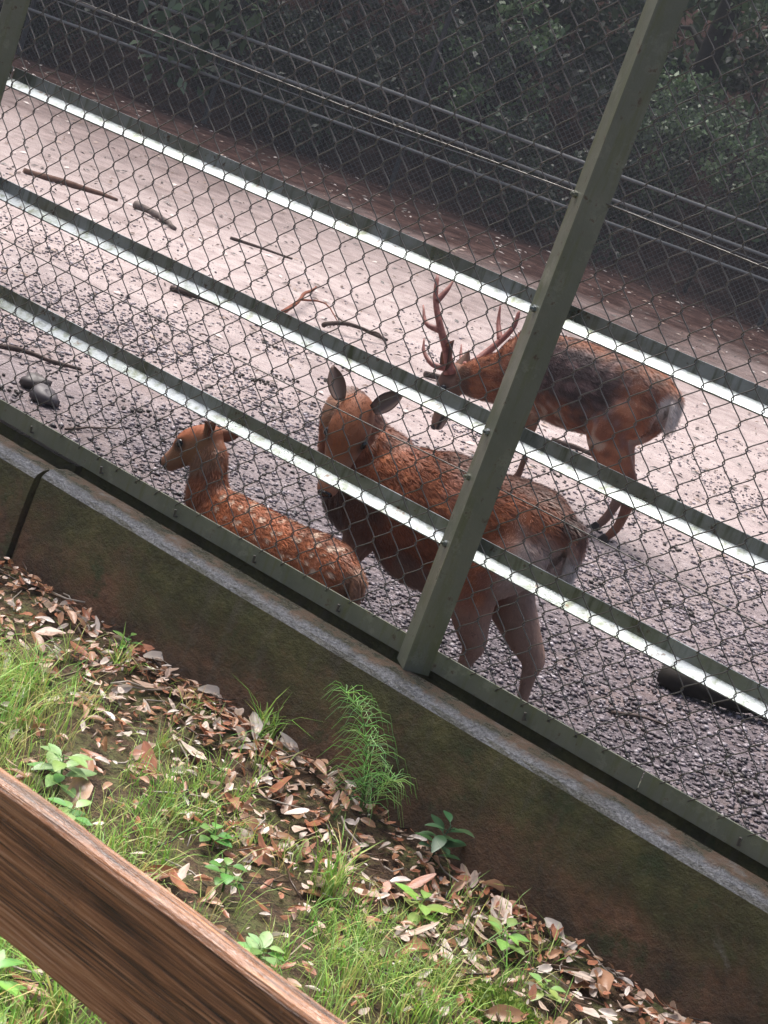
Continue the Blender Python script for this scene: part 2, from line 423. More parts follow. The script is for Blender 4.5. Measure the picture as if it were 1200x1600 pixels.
# ------------------------------------------------------------------ near chain-link fence
POSTS = (-1.83, 0.0, 1.83)
X0, X1 = -3.3, 2.5
RAILS = (.880, .588, .315)
W2, H2 = .036, .0425
def fence_warp(x, z):
    k = 1.0
    for p in POSTS: k = min(k, abs(x - p) / .35)
    dx = .006 * noise.noise((x * 1.7, z * 2.1, 3)); dz = .009 * noise.noise((x * 1.9, z * 1.6, 8)); 
    dy = -.012 * abs(noise.noise((x * 1.6, z * 3.0, 12)))
    return dx, dy * k, dz
def hexbolt(mb, p, axis, r=.008, h=.007):
    p = Vector(p); a = Vector(axis).normalized()
    mb.tube([p, p + a * h], r, 6); mb.tube([p + a * h, p + a * (h + .006)], r * .5, 6)
def build_fence():
    t = thing('chain_link_fence', 'near green steel fence of wire mesh standing on the concrete wall', 'fence')
    # posts: steel channels, open side to the front
    for px in POSTS:
        Lg, th = .064, .006; al = R_(42); ry = -.050
        dl = (-math.cos(al), math.sin(al)); dr = (math.sin(al), math.cos(al))      # directions of the two legs from the ridge
        def Q(a_, b_): return (dl[0] * a_ + dr[0] * b_ - .002, ry + dl[1] * a_ + dr[1] * b_)
        prof = [Q(.0012, 0), Q(Lg, 0), Q(Lg, th), Q(th, th), Q(th, Lg), Q(0, Lg), Q(0, .0012)]
        zs = [-.022 + (2.12 + .022) * i / 12 for i in range(13)]
        V = []; F = []; n = len(prof)
        for z in zs:
            for (x, y) in prof: V.append((px + x, y, z))
        for i in range(len(zs) - 1):
            for k in range(n):
                k2 = (k + 1) % n; F.append((i * n + k, i * n + k2, (i + 1) * n + k2, (i + 1) * n + k))
        F.append(tuple(range(n))); F.append(tuple((len(zs) - 1) * n + k for k in range(n)))
        po = obj('post', fix_normals(mesh('post', V, F)), M['green'], t)
        nl = (-dr[0], -dr[1], 0)
        for rz in RAILS:
            q = Q(.030, 0); mb = MB(); hexbolt(mb, (px + q[0], q[1], rz - .030), nl); mb.build('bolt', M['rail'], po)
        for wz in (1.112, .450):
            q = Q(.040, 0); mb = MB(); hexbolt(mb, (px + q[0], q[1], wz - .004), nl, .0075, .008); mb.build('hook_bolt', M['green'], po)
        
    # rails: 40 mm angles, tilted so that one leg leans to the viewer
    be = R_(35); L = .031; Lu = .032; th = .0045
    def ang(z_top):
        # upright leg at the back, flange sloping down towards the viewer
        fl = (-math.cos(be), -math.sin(be)); nn = (-math.sin(be), math.cos(be))
        c0 = (.046, z_top - Lu)
        return [(c0[0] + th, c0[1] - .003), (c0[0] + th, z_top), (c0[0], z_top), (c0[0], c0[1] + .001),
                (c0[0] + fl[0] * L, c0[1] + fl[1] * L), (c0[0] + fl[0] * L - nn[0] * th, c0[1] + fl[1] * L - nn[1] * th)]
    spans = [(X0, POSTS[0] - .004), (POSTS[0] + .004, POSTS[1] - .004), (POSTS[1] + .004, POSTS[2] - .004), (POSTS[2] + .004, X1)]
    for z in RAILS + (2.05,):
        for (a, b) in spans:
            mb = MB(); mb.prism_x(ang(z), a, b)
            o = obj('rail', fix_normals(mb.mesh('rail')), M['rail'], t)
    # bottom rail: flat-faced angle with hook screws
    for i, (a, b) in enumerate(spans):
        cuts = [a, b] if i != 2 else [a, .60, b]
        for a2, b2 in zip(cuts, cuts[1:]):
            mb = MB(); e = .0015
            mb.prism_x([(-.003, -.007), (.050, -.007), (.050, -.002), (.003, -.002), (.003, .041), (-.003, .041)], a2 + e, b2 - e)
            o = obj('bottom_rail', fix_normals(mb.mesh('bottom_rail')), M['green'], t)
            k = math.ceil((a2 + .05) / .272)
            while k * .272 + .03 < b2 - .05:
                x = k * .272 + .03
                if min(abs(x - p) for p in POSTS) > .06:
                    h = MB(); h.tube([(x, -.002, .006), (x, -.012, .006), (x, -.014, .024)], .0035, 6)
                    h.build('hook_screw', M['wire'], o)
                k += 1
    # chain-link wires, each zig-zag a mesh of its own
    k = 0; x = X0
    zs_n = int(2.05 / H2)
    while x < X1 - .05:
        if min(abs(x - p) for p in POSTS) > .022:
            pts = []
            for j in range(zs_n + 1):
                z = .030 + j * H2
                right = (j + k) % 2
                sgn = 1 if right else -1
                wx, wy, wz = fence_warp(x, z)
                e_ = W2 / 2 + .0026                      # hooks over the neighbouring wire
                side = .0030 if right else -.0030        # strand in front of, then behind, its neighbours
                pts.append((x + e_ * sgn + wx, wy, z + wz))
                if j < zs_n:
                    for q, kx, kz in ((.10, .80, .16), (.30, .43, .33), (.70, -.43, .67), (.90, -.80, .84)):
                        pts.append((x + e_ * sgn * kx + wx, wy + side * (1 if .2 < q < .8 else .75), z + wz + H2 * kz))
            mb = MB(); mb.tube(pts, .0015, 5)
            mb.build('mesh_wire', M['wire'], t, smooth=True)
        x += W2; k += 1
    for z in (1.112, .450):
        mb = MB(); pts = []
        for i in range(90):
            xx = X0 + (X1 - X0) * i / 89
            pts.append((xx, -.006 if min(abs(xx - p) for p in POSTS) > .1 else -.008, z - .008 * math.sin(math.pi * ((xx + 1.83) % 1.83) / 1.83) + .003 * noise.noise((xx * 2, z, 0))))
        mb.tube(pts, .0017, 5); mb.build('tension_wire', M['wire'], t, smooth=True)
    return t
build_fence()

# ------------------------------------------------------------------ timber railing close to the camera
def build_railing():
    t = thing('timber_railing', 'wet brown wooden railing board in the bottom left foreground', 'railing')
    V = []; F = []; y0, y1, z0, z1 = -2.130, -2.102, .329, .470
    nx = 90; xa, xb = -1.2, 2.6
    prof = [(y0, z0 + .004), (y0 + .004, z0), (y1 - .004, z0), (y1, z0 + .004), (y1, z1 - .007), (y1 - .005, z1 - .001), (y0 + .010, z1), (y0 + .003, z1 - .003), (y0, z1 - .008)]
    n = len(prof)
    for i in range(nx + 1):
        x = xa + (xb - xa) * i / nx
        for (y, z) in prof:
            V.append((x, y + .0012 * noise.noise((x * 5, z * 30, 1)), z + .0022 * noise.noise((x * 7, y * 40, 4)) * (1 if z > .4 else .7)))
    for i in range(nx):
        for k in range(n):
            k2 = (k + 1) % n; F.append((i * n + k, i * n + k2, (i + 1) * n + k2, (i + 1) * n + k))
    F.append(tuple(range(n))); F.append(tuple(nx * n + k for k in range(n)))
    obj('board', fix_normals(mesh('board', V, F, smooth=False)), M['wood'], t)
    for px in (-.75, 2.2):
        mb = MB(); mb.box(px - .05, px + .05, y1 + .001, y1 + .10, -.6, .55); bevel(mb.build('railing_post', M['wood'], t), .006)
    return t
build_railing()

# ------------------------------------------------------------------ deer
def catmull(P, m):
    P = np.asarray(P, float); out = []
    Q = np.vstack([2 * P[0] - P[1], P, 2 * P[-1] - P[-2]])
    for i in range(len(P) - 1):
        a, b, c, d = Q[i], Q[i + 1], Q[i + 2], Q[i + 3]
        for k in range(m):
            u = k / m
            out.append(.5 * (2 * b + (c - a) * u + (2 * a - 5 * b + 4 * c - d) * u * u + (3 * b - a - 3 * c + d) * u ** 3))
    out.append(P[-1]); return np.array(out)

class Body:
    """closed lofts, later fused into one skin by a voxel remesh"""
    def __init__(s): s.v = []; s.f = []; s.lines = []
    def loft(s, rows, up, n=18, comb=1, sub=4, furlen=1.0):
        # row: (x,y,z, half width, half height)
        A = catmull(rows, sub); A[:, 3:] = np.maximum(A[:, 3:], .003)
        b = len(s.v); up = Vector(up)
        T = np.gradient(A[:, :3], axis=0)
        for i, r in enumerate(A):
            t = Vector(T[i]).normalized(); u = (up - t * up.dot(t)).normalized(); sd_ = t.cross(u)
            for k in range(n):
                a = 2 * math.pi * k / n
                s.v.append(tuple(Vector(r[:3]) + sd_ * (math.cos(a) * r[3]) + u * (math.sin(a) * r[4])))
            s.lines.append((*r[:3], *(t * comb), furlen, (r[3] + r[4]) / 2))
        m = len(A)
        for i in range(m - 1):
            for k in range(n):
                k2 = (k + 1) % n
                s.f.append((b + i * n + k, b + i * n + k2, b + (i + 1) * n + k2, b + (i + 1) * n + k))
        s.f.append(tuple(b + k for k in reversed(range(n)))); s.f.append(tuple(b + (m - 1) * n + k for k in range(n)))
    def skin(s, name, voxel):
        me = fix_normals(mesh(name, s.v, s.f))
        # winding per loft: recalc_face_normals handles each closed island
        o = bpy.data.objects.new(name + '_tmp', me); COL.objects.link(o)
        r = o.modifiers.new('r', 'REMESH'); r.mode = 'VOXEL'; r.voxel_size = voxel
        sm = o.modifiers.new('s', 'SMOOTH'); sm.factor = .5; sm.iterations = 5
        dg = bpy.context.evaluated_depsgraph_get()
        out = bpy.data.meshes.new_from_object(o.evaluated_get(dg), depsgraph=dg)
        bpy.data.objects.remove(o); bpy.data.meshes.remove(me)
        out.name = name
        out.polygons.foreach_set('use_smooth', np.ones(len(out.polygons), bool))
        return out

def mesh_np(me):
    V = np.empty(len(me.vertices) * 3, np.float32); me.vertices.foreach_get('co', V); V = V.reshape(-1, 3)
    N = np.empty(len(me.vertices) * 3, np.float32); me.vertices.foreach_get('normal', N)
    return V.astype(float), N.reshape(-1, 3).astype(float)

def vnoise(P, sc, seed=0):
    return np.array([noise.noise((p[0] * sc + seed, p[1] * sc, p[2] * sc)) for p in P])

def set_col(me, c):
    a = me.color_attributes.new('Col', 'FLOAT_COLOR', 'POINT')
    q = np.ones((len(c), 4), np.float32); q[:, :3] = c; a.data.foreach_set('color', q.ravel())

def sm(a, b, x):
    x = np.clip((x - a) / (b - a), 0, 1); return x * x * (3 - 2 * x)
def lerp(a, b, k): return a * (1 - k[:, None]) + np.asarray(b)[None] * k[:, None]

def fur_mesh(body, lines, colf, count, length, width, seed, clump=.38):
    r = np.random.default_rng(seed)
    me = body; me.calc_loop_triangles()
    nt_ = len(me.loop_triangles); T = np.empty(nt_ * 3, np.int32); me.loop_triangles.foreach_get('vertices', T); T = T.reshape(-1, 3)
    V, N = mesh_np(me)
    A = V[T]; ar = np.linalg.norm(np.cross(A[:, 1] - A[:, 0], A[:, 2] - A[:, 0]), axis=1)
    idx = r.choice(nt_, count, p=ar / ar.sum())
    u = r.random((count, 2)); fl = u.sum(1) > 1; u[fl] = 1 - u[fl]
    w_ = np.stack([1 - u.sum(1), u[:, 0], u[:, 1]], 1)
    P = (A[idx] * w_[..., None]).sum(1); NN = (N[T[idx]] * w_[..., None]).sum(1)
    NN /= np.linalg.norm(NN, axis=1)[:, None] + 1e-9
    L = np.array(lines)
    comb = np.empty((count, 3)); fl_ = np.empty(count)
    for i in range(0, count, 4000):
        d = np.linalg.norm(P[i:i + 4000, None] - L[None, :, :3], axis=2) - L[None, :, 7] * .9
        j = d.argmin(1); comb[i:i + 4000] = L[j, 3:6]; fl_[i:i + 4000] = L[j, 6]
    D = comb + np.array([0, 0, -.42]) + r.normal(0, .16, (count, 3))
    D -= NN * (D * NN).sum(1)[:, None]; D /= np.linalg.norm(D, axis=1)[:, None] + 1e-9
    ln = length * fl_ * (.6 + .6 * r.random(count))
    # clumping of wet hair
    nc = max(60, count // 14); ci = r.choice(count, nc, replace=False)
    tip = P + D * ln[:, None] + NN * (ln * .30)[:, None]
    best = np.empty(count, int)
    for i in range(0, count, 4000):
        d = ((P[i:i + 4000, None] - P[None, ci]) ** 2).sum(2); best[i:i + 4000] = d.argmin(1)
    ct = tip[ci][best]; near = np.linalg.norm(P - P[ci][best], axis=1) < length * 1.2
    tip = np.where(near[:, None], tip * (1 - clump) + ct * clump, tip)
    mid = P + D * (ln * .5)[:, None] + NN * (ln * .24)[:, None]
    mid = mid * .75 + (P + tip) / 2 * .25
    S = np.cross(D, NN); S /= np.linalg.norm(S, axis=1)[:, None] + 1e-9
    wv = width * (.7 + .6 * r.random(count))[:, None] * np.clip(fl_, .5, 1)[:, None]
    base = P - NN * .002
    Q = np.stack([base - S * wv, base + S * wv, mid - S * wv * .75, mid + S * wv * .75, tip], 1)
    F0 = np.array([(0, 1, 3), (0, 3, 2), (2, 3, 4)])
    F = (F0[None] + (np.arange(count) * 5)[:, None, None]).reshape(-1, 3)
    c = colf(P, NN)
    cl = r.normal(0, .11, nc)[best] + r.normal(0, .17, count)
    c = np.clip(c * (1 + cl)[:, None], 0.003, .9)
    return np_mesh('fur', Q.reshape(-1, 3), F, np.repeat(c, 5, 0))

def ear_mesh(Lh, Wd, outer, inner, rim, tear=False):
    nu, nv = 12, 9; V = []; C = []; F = []
    for layer in (0, 1):
        for i in range(nu):
            u = i / (nu - 1)
            wv = Wd * (.30 * (1 - u) + 1.0 * math.sin(math.pi * min(1, u * .92 + .08)) ** .8) * (1 - .15 * u) * .5
            if i == nu - 1: wv = .0015
            for k in range(nv):
                v = -1 + 2 * k / (nv - 1)
                cup = Wd * (.55 - .25 * u) * v * v * (1 if u < .97 else .2)
                th = .0022 if layer == 0 else -.0022
                V.append((u * Lh, v * wv, cup - Lh * .14 * u * u + th * (1 - abs(v) * .8)))
                k_ = max(0, abs(v) - .7) / .3
                cc = np.array(inner if layer == 0 else outer)
                C.append(tuple(cc * (1 - k_) + np.array(rim) * k_))
    o = nu * nv
    for i in range(nu - 1):
        for k in range(nv - 1):
            a = i * nv + k
            F.append((a, a + nv, a + nv + 1, a + 1)); F.append((o + a, o + a + 1, o + a + nv + 1, o + a + nv))
    for i in range(nu - 1):
        a = i * nv; F.append((a, o + a, o + a + nv, a + nv)); a = i * nv + nv - 1; F.append((a, a + nv, o + a + nv, o + a))
    for k in range(nv - 1): F.append((k, k + 1, o + k + 1, o + k)); a = (nu - 1) * nv; F.append((a + k, o + a + k, o + a + k + 1, a + k + 1))
    return mesh('ear', V, F, C, smooth=True)

def orient(o, p, x, z):
    x = Vector(x).normalized(); z = Vector(z); z = (z - x * z.dot(x)).normalized(); y = z.cross(x)
    o.matrix_local = Matrix(((x.x, y.x, z.x, p[0]), (x.y, y.y, z.y, p[1]), (x.z, y.z, z.z, p[2]), (0, 0, 0, 1)))

def sphere(mb, c, r, sc=(1, 1, 1), n=10):
    V = []; F = []
    for i in range(n // 2 + 1):
        th = math.pi * i / (n // 2)
        for k in range(n):
            a = 2 * math.pi * k / n
            V.append((c[0] + r * sc[0] * math.sin(th) * math.cos(a), c[1] + r * sc[1] * math.sin(th) * math.sin(a), c[2] + r * sc[2] * math.cos(th)))
    for i in range(n // 2):
        for k in range(n):
            k2 = (k + 1) % n; F.append((i * n + k, (i + 1) * n + k, (i + 1) * n + k2, i * n + k2))
    mb.add(V, F)

def make_deer(name, label, loc, rz, s, neck, poll, hdir, hup, colf, hs=1.0, nk=1.0, belly=1.0, drop=0.0, legs=None, front=None, wl=0.0, muz=1.0, low=0.0, lt=1.0, hk=0.0,
              ear=None, furn=30000, furl=.02, voxel=.0075, tail=(.05, .14), seed=1, ear_dirs=None, furw=.0011):
    root = thing(name, label, 'deer', loc, rz, None)
    B = Body(); S = lambda rows: [tuple(np.array(r) * s) for r in rows]
    d = drop
    tor = [(-.425, 0, .60 - d, .030, .05), (-.405, 0, .605 - d, .075, .105), (-.35, 0, .605 - d, .108, .145), (-.26, 0, .600 - d, .125, .160),
           (-.13, 0, .575 - d - low * .7, .130 * belly, .165 * belly + low * .7), (.02, 0, .560 - d - low, .136 * belly, .172 * belly + low), (.16, 0, .545 - d - wl * .6, .128, .182),
           (.27, 0, .555 - d - wl, .108, .172), (.36, 0, .565 - d - wl, .082, .135), (.415, 0, .57 - d - wl, .045, .075)]
    if front: tor = tor[:-3] + front
    B.loft(S(tor), (0, 0, 1), 22, comb=-1)
    # neck: base inside the chest, points supplied by the pose
    nb = [(.22, 0, .58 - d, .085 * nk, .135 * nk)]
    nr = nb + list(neck)
    hd = Vector(hdir).normalized(); hu = Vector(hup); hu = (hu - hd * hu.dot(hd)).normalized(); hsd = hd.cross(hu)
    P0 = Vector(poll)
    nr.append((*(P0 + hd * .02 * hs - hu * .012 * hs), .045 * hs, .050 * hs))
    B.loft(S(nr), (0, 0, 1), 18, comb=-1)
    hrows = [(r[0] if r[0] < .08 else .08 + (r[0] - .08) * muz, *r[1:]) for r in [(-.030, -.006, .022, .026), (-.012, 0, .042, .046), (.03, .004, .052, .055), (.070, .002, .054, .055), (.105, -.008, .047, .049),
             (.140, -.017, .037, .040), (.175, -.023, .031, .034), (.205, -.027, .029, .030), (.228, -.029, .026, .025), (.241, -.030, .012, .012)]]
    B.loft(S([(*(P0 + hd * r[0] * hs + hu * r[1] * hs), r[2] * hs, r[3] * hs) for r in hrows]), tuple(hu), 16, comb=-1, furlen=.28)
    # brow ridges
    for sgn in (1, -1):
        a = P0 + hd * .055 * hs + hu * .030 * hs + hsd * .036 * hs * sgn; b = P0 + hd * .105 * hs + hu * .016 * hs + hsd * .034 * hs * sgn
        B.loft(S([(*a, .014 * hs, .014 * hs), (*((a + b) / 2), .016 * hs, .014 * hs), (*b, .010 * hs, .010 * hs)]), tuple(hu), 8, comb=-1, furlen=.25, sub=2)
    # legs
    k = (.5 - d) / .5
    lg = legs or [(1, 'h', 0, 0), (-1, 'h', 0, 0), (1, 'f', 0, 0), (-1, 'f', 0, 0)]
    hoofs = []
    for sgn, kind, dx, dy in lg:
        if kind == 'h':
            y = .070 * sgn
            rows = [(-.285, y * .85, .64 - d, .045, .09), (-.285, y, .56 - d, .066, .130), (-.240 + dx * .1, y * 1.12, .46 * k, .066, .115), (-.245 + dx * .35, y * 1.1, .38 * k, .056, .090),
                    (-.315 + hk * .6 + dx * .65, y * 1.05, .295 * k, .046 * lt, .060 * lt), (-.375 + hk + dx * .85, y * 1.03, .230 * k, .029 * lt, .040 * lt), (-.375 + hk + dx * .9, y, .185 * k, .021 * lt, .026 * lt),
                    (-.365 + hk * .8 + dx, y + dy, .10 * k, .0165 * lt, .0185 * lt), (-.352 + dx, y + dy, .058, .017, .021), (-.338 + dx, y + dy, .03, .015, .018), (-.33 + dx, y + dy, .012, .014, .018)]
            hp = (-.325 + dx, y + dy)
        else:
            y = .066 * sgn
            rows = [(.245, y * .8, .60 - d, .04, .08), (.245, y, .52 - d, .052, .105), (.215, y * 1.05, .43 * k, .046, .080), (.212 + dx * .3, y, .36 * k, .034, .050),
                    (.222 + dx * .7, y, .255 * k, .021, .026), (.225 + dx * .7, y, .225 * k, .021, .025), (.220 + dx, y + dy, .18 * k, .0145, .0165),
                    (.216 + dx, y + dy, .09, .013, .0145), (.218 + dx, y + dy, .058, .016, .019), (.232 + dx, y + dy, .03, .014, .017), (.238 + dx, y + dy, .012, .013, .017)]
            hp = (.243 + dx, y + dy)
        B.loft(S(rows), (1, 0, 0), 14, comb=1, furlen=.45)
        hoofs.append(hp)
    # tail
    tl = [(-.40, 0, .70 - d, .022, .018), (-.44, 0, .675 - d, tail[0] * .8, .018), (-.458, 0, .62 - d, tail[0], .018), (-.462, 0, .68 - d - tail[1], tail[0] * .8, .014), (-.46, 0, .66 - d - tail[1], .010, .006)]
    B.loft(S(tl), (1, 0, 0), 12, comb=1, furlen=1.6, sub=3)
    me = B.skin('body', voxel)
    V, N = mesh_np(me)
    def cf(P, Nn): return colf(P / s, Nn, P0, hd, hu, hsd, hs, d)
    set_col(me, cf(V, N))
    body = obj('body', me, M['coat'], root)
    fm = fur_mesh(me, B.lines, cf, furn, furl, furw, seed)
    fo = obj('fur', fm, M['fur'], body); fo['kind'] = 'stuff'
    # face
    for sgn in (1, -1):
        e = MB(); c = P0 + hd * .084 * hs + hu * .013 * hs + hsd * .0435 * hs * sgn
        sphere(e, tuple(c * s), .0145 * hs * s, n=14); e.build('eye', M['eye'], root, smooth=True)
        ed = ear_dirs[0 if sgn > 0 else 1] if ear_dirs else None
        q = obj('ear', ear_mesh(ear['L'] * s, ear['W'] * s, ear['out'], ear['in'], ear['rim']), M['coat'], root)
        bp = P0 + hd * -.002 * hs + hu * .030 * hs + hsd * .040 * hs * sgn
        x = (hsd * sgn * ed[0] + hu * ed[1] - hd * ed[2]); z = (hd * ed[3] + hu * ed[4] + hsd * sgn * ed[5])
        orient(q, tuple(bp * s), x, z)
    nz = MB(); c = P0 + hd * (.08 + .156 * muz) * hs - hu * .020 * hs
    sphere(nz, (0, 0, 0), .019 * hs * s, (1.05, .62, .72), 12); no = nz.build('nose', M['nose'], root, smooth=True)
    orient(no, tuple(c * s), tuple(hsd), tuple(hu))
    for hp in hoofs:
        hb = MB()
        for q in (-1, 1):
            cy = hp[1] + q * .0085
            hb.add([tuple(np.array(v) * s) for v in [(hp[0] - .022, cy - .008, 0), (hp[0] + .028, cy - .006, 0), (hp[0] + .028, cy + .006, 0), (hp[0] - .022, cy + .008, 0),
                   (hp[0] - .020, cy - .007, .030), (hp[0] + .004, cy - .006, .036), (hp[0] + .004, cy + .006, .036), (hp[0] - .020, cy + .007, .030)]],
                   [(0, 3, 2, 1), (4, 5, 6, 7), (0, 1, 5, 4), (1, 2, 6, 5), (2, 3, 7, 6), (3, 0, 4, 7)])
        bevel(hb.build('hoof', M['hoof'], root), .003 * s)
    return root, P0, hd, hu, hsd

# coat colours: functions of place on the animal (unit deer, 0.75 m at the withers)
def head_coords(P, P0, hd, hu, hsd, hs):
    q = (P - np.array(P0)) / hs
    return q @ np.array(hd), q @ np.array(hu), q @ np.array(hsd)
def face_paint(c, P, P0, hd, hu, hsd, hs, top, cheek, pale, on):
    a, b, e = head_coords(P, P0, hd, hu, hsd, hs)
    r2 = np.sqrt(b ** 2 + e ** 2)
    isH = sm(-.05, -.01, a) * (1 - sm(.09, .11, r2)) * sm(.0, .0001, a + .05)
    hc = lerp(lerp(np.tile(np.array(cheek), (len(P), 1)), top, sm(.0, .035, b)), pale, sm(.175, .215, a) * sm(.005, -.02, b + .025))
    hc = lerp(hc, (.045, .022, .015), (1 - sm(.016, .030, np.sqrt((a - .088) ** 2 + (b - .010) ** 2))) * .75)
    hc = lerp(hc, (.02, .014, .012), 1 - sm(.004, .009, np.abs(b + .038 - .004 * 0) + np.maximum(0, .165 - a)))
    return c * (1 - isH[:, None]) + hc * isH[:, None]

def streaks(P, seed):
    Q = P * np.array([.45, 1, 1.2]); return vnoise(Q, 28, seed)
def col_doe(P, N, P0, hd, hu, hsd, hs, d):
    x, y, z = P.T; n1 = vnoise(P, 9, 3); n2 = vnoise(P, 24, 7); n3 = streaks(P, 1)
    c = np.tile(np.array((.245, .078, .036)), (len(P), 1)) * (1 + .22 * n1 + .18 * n2 + .22 * n3)[:, None]
    c = lerp(c, (.40, .150, .066), sm(.15, .55, n2 * .5 + n3 * .6 + n1 * .3) * .5)
    c = lerp(c, (.085, .030, .018), sm(.15, .55, -n1 * .7 - n3 * .5) * .5)
    c = lerp(c, (.27, .14, .12), sm(.1, .5, n1 - n2 * .5) * .3)
    c = lerp(c, (.055, .022, .014), sm(.685, .74, z + .03 * n1) * .8)               # dark line along the back
    c = lerp(c, (.052, .028, .018), sm(.02, .24, x + .06 * n1) * sm(.64, .50, z + .03 * n2) * .85)    # dark chest, shadow below head and neck painted into the coat
    c = lerp(c, (.24, .19, .16), sm(.42, .36, z + .03 * n1) * (x < .05) * sm(-.22, -.1, x) * .4)
    c = lerp(c, (.46, .36, .33), sm(-.26, -.34, x + .03 * n1) * sm(.34, .44, z) * sm(.66, .58, z + .03 * n2) * .9)  # pale rump
    c = lerp(c, (.030, .016, .014), sm(-.375, -.405, x) * sm(.635, .68, z + .02 * n1) * .85)
    c = lerp(c, (.36, .25, .205), sm(-.26, -.34, x) * sm(.52, .42, z) * .7)
    c = lerp(c, (.33, .205, .155), sm(.40, .30, z) * .7)
    c = lerp(c, (.50, .45, .44), sm(-.440, -.455, x) * sm(.63, .57, z) * sm(.38, .44, z))
    return np.clip(face_paint(c, P, P0, hd, hu, hsd, hs, (.235, .085, .042), (.30, .16, .105), (.55, .45, .40), 1), .004, .9)
def dxleg(z): return .0 * z

FAWN_SPOTS = []
_r = random.Random(5)
for row, (zz, n_, x0, x1) in enumerate([(.735, 15, -.36, .30), (.695, 15, -.37, .28), (.645, 14, -.38, .26), (.59, 13, -.37, .22), (.54, 10, -.34, .15), (.49, 8, -.33, .05)]):
    for i in range(n_):
        for sg in (1, -1):
            FAWN_SPOTS.append((x0 + (x1 - x0) * (i + _r.uniform(.15, .85)) / n_, sg, zz + _r.uniform(-.013, .013), _r.uniform(.0065, .0125)))
FS = np.array(FAWN_SPOTS)
def col_fawn(P, N, P0, hd, hu, hsd, hs, d):
    P = P.copy(); x, y, z0 = P.T; z = z0 + d; n1 = vnoise(P, 9, 13); n2 = vnoise(P, 30, 17)
    n3 = streaks(P, 5); c = np.tile(np.array((.29, .088, .034)), (len(P), 1)) * (1 + .28 * n1 + .3 * n2 + .35 * n3)[:, None]
    c = lerp(c, (.11, .045, .025), sm(.715, .745, z) * .5)
    c = lerp(c, (.40, .31, .25), sm(.45, .38, z) * .6)
    c = lerp(c, (.34, .20, .13), sm(-.395, -.425, x) * sm(.42, .5, z) * .6)
    # spots (stretched a little along the body)
    m = np.zeros(len(P))
    for i in range(0, len(P), 5000):
        q = slice(i, i + 5000)
        dx = (x[q, None] - FS[None, :, 0]) / 1.35; dz = z[q, None] - FS[None, :, 2]
        sd_ = (np.sign(y[q, None] + 1e-6) == FS[None, :, 1])
        dd = np.sqrt(dx ** 2 + dz ** 2) / FS[None, :, 3]
        dd[~sd_] = 9
        m[q] = sm(1.05, .65, dd.min(1))
    m *= (x < .33) * (z > .45)
    c = lerp(c, (.60, .44, .33), m * .85)
    return np.clip(face_paint(c, P, P0, hd, hu, hsd, hs, (.27, .085, .036), (.24, .115, .068), (.08, .055, .045), 1), .004, .9)

def col_stag(P, N, P0, hd, hu, hsd, hs, d):
    x, y, z = P.T; n1 = vnoise(P, 8, 23); n2 = vnoise(P, 22, 27); n3 = vnoise(P, 5, 31)
    n4 = streaks(P, 9); c = np.tile(np.array((.23, .075, .034)), (len(P), 1)) * (1 + .28 * n1 + .35 * n2)[:, None]
    c = lerp(c, (.40, .17, .085), sm(.1, .5, n4 + n1 * .5) * .45)
    c = lerp(c, (.07, .033, .022), sm(.15, .5, -n4 - n2 * .4) * .4)
    sad = sm(.41, .51, z + .10 * n1 + .08 * n2) * sm(-.37, -.24, x + .12 * n3 + .05 * n2) * sm(.42, .26, x + .12 * n1 + .06 * n2)   # old winter coat on the back
    sadc = lerp(np.tile(np.array((.030, .021, .023)), (len(P), 1)), (.12, .080, .080), sm(-.1, .5, n2 + n4 * .8))
    c = c * (1 - sad[:, None] * .92) + sadc * (sad[:, None] * .92)
    c = lerp(c, (.30, .105, .045), sm(.68, .74, z + .03 * n1) * sm(.2, .45, np.abs(n3) + .25) * .7)
    c = lerp(c, (.42, .33, .25), sm(.0, .35, n2) * sm(.47, .41, z) * sm(.33, .37, z + .05) * (np.abs(x) < .3) * .7)
    c = lerp(c, (.36, .27, .20), sm(.34, .18, x) * sm(.0, .2, x) * sm(.45, .38, z) * .4)
    c = lerp(c, (.60, .54, .50), sm(-.398, -.424, x + .012 * n1) * sm(.40, .48, z) * sm(.70, .64, z))
    c = lerp(c, (.5, .42, .37), sm(.09, .03, np.abs(y)) * sm(-.2, -.3, x) * sm(.5, .42, z) * .7)
    c = lerp(c, (.12, .055, .036), sm(.30, .18, z) * sm(.5, .4, x) * .6)
    return np.clip(face_paint(c, P, P0, hd, hu, hsd, hs, (.10, .045, .028), (.13, .065, .042), (.30, .22, .18), 1), .004, .9)

EARD = dict(L=.116, W=.052, out=(.13, .055, .035), rim=(.07, .035, .028))
EARD['in'] = (.17, .115, .10)
# doe: faces left along the fence, neck bent round to the camera, head lowered
make_deer('doe', 'reddish brown doe behind the fawn, neck bent round so its face shows', (-.412, .62, -.302), math.pi + .10, .865,
          neck=[(.325, .02, .61, .088, .130), (.365, .075, .68, .080, .110), (.350, .150, .73, .070, .090)], poll=(.290, .208, .775),
          hdir=(-.16, .43, -.89), hup=(-.25, .83, .50), colf=col_doe, hs=1.22, nk=1.0, ear=EARD, furn=60000, furl=.022, wl=.045, low=.05, belly=1.04,
          lt=1.05, hk=.035, legs=[(1, 'h', .060, 0), (-1, 'h', -.115, -.01), (1, 'f', .0, 0), (-1, 'f', .05, 0)], muz=.95,
          ear_dirs=[(.62, .12, .78, .1, 1, .25), (.62, .12, .78, .1, 1, .25)], seed=3, tail=(.050, .17))
EARF = dict(L=.120, W=.068, out=(.17, .075, .045), rim=(.10, .05, .035)); EARF['in'] = (.27, .17, .13)
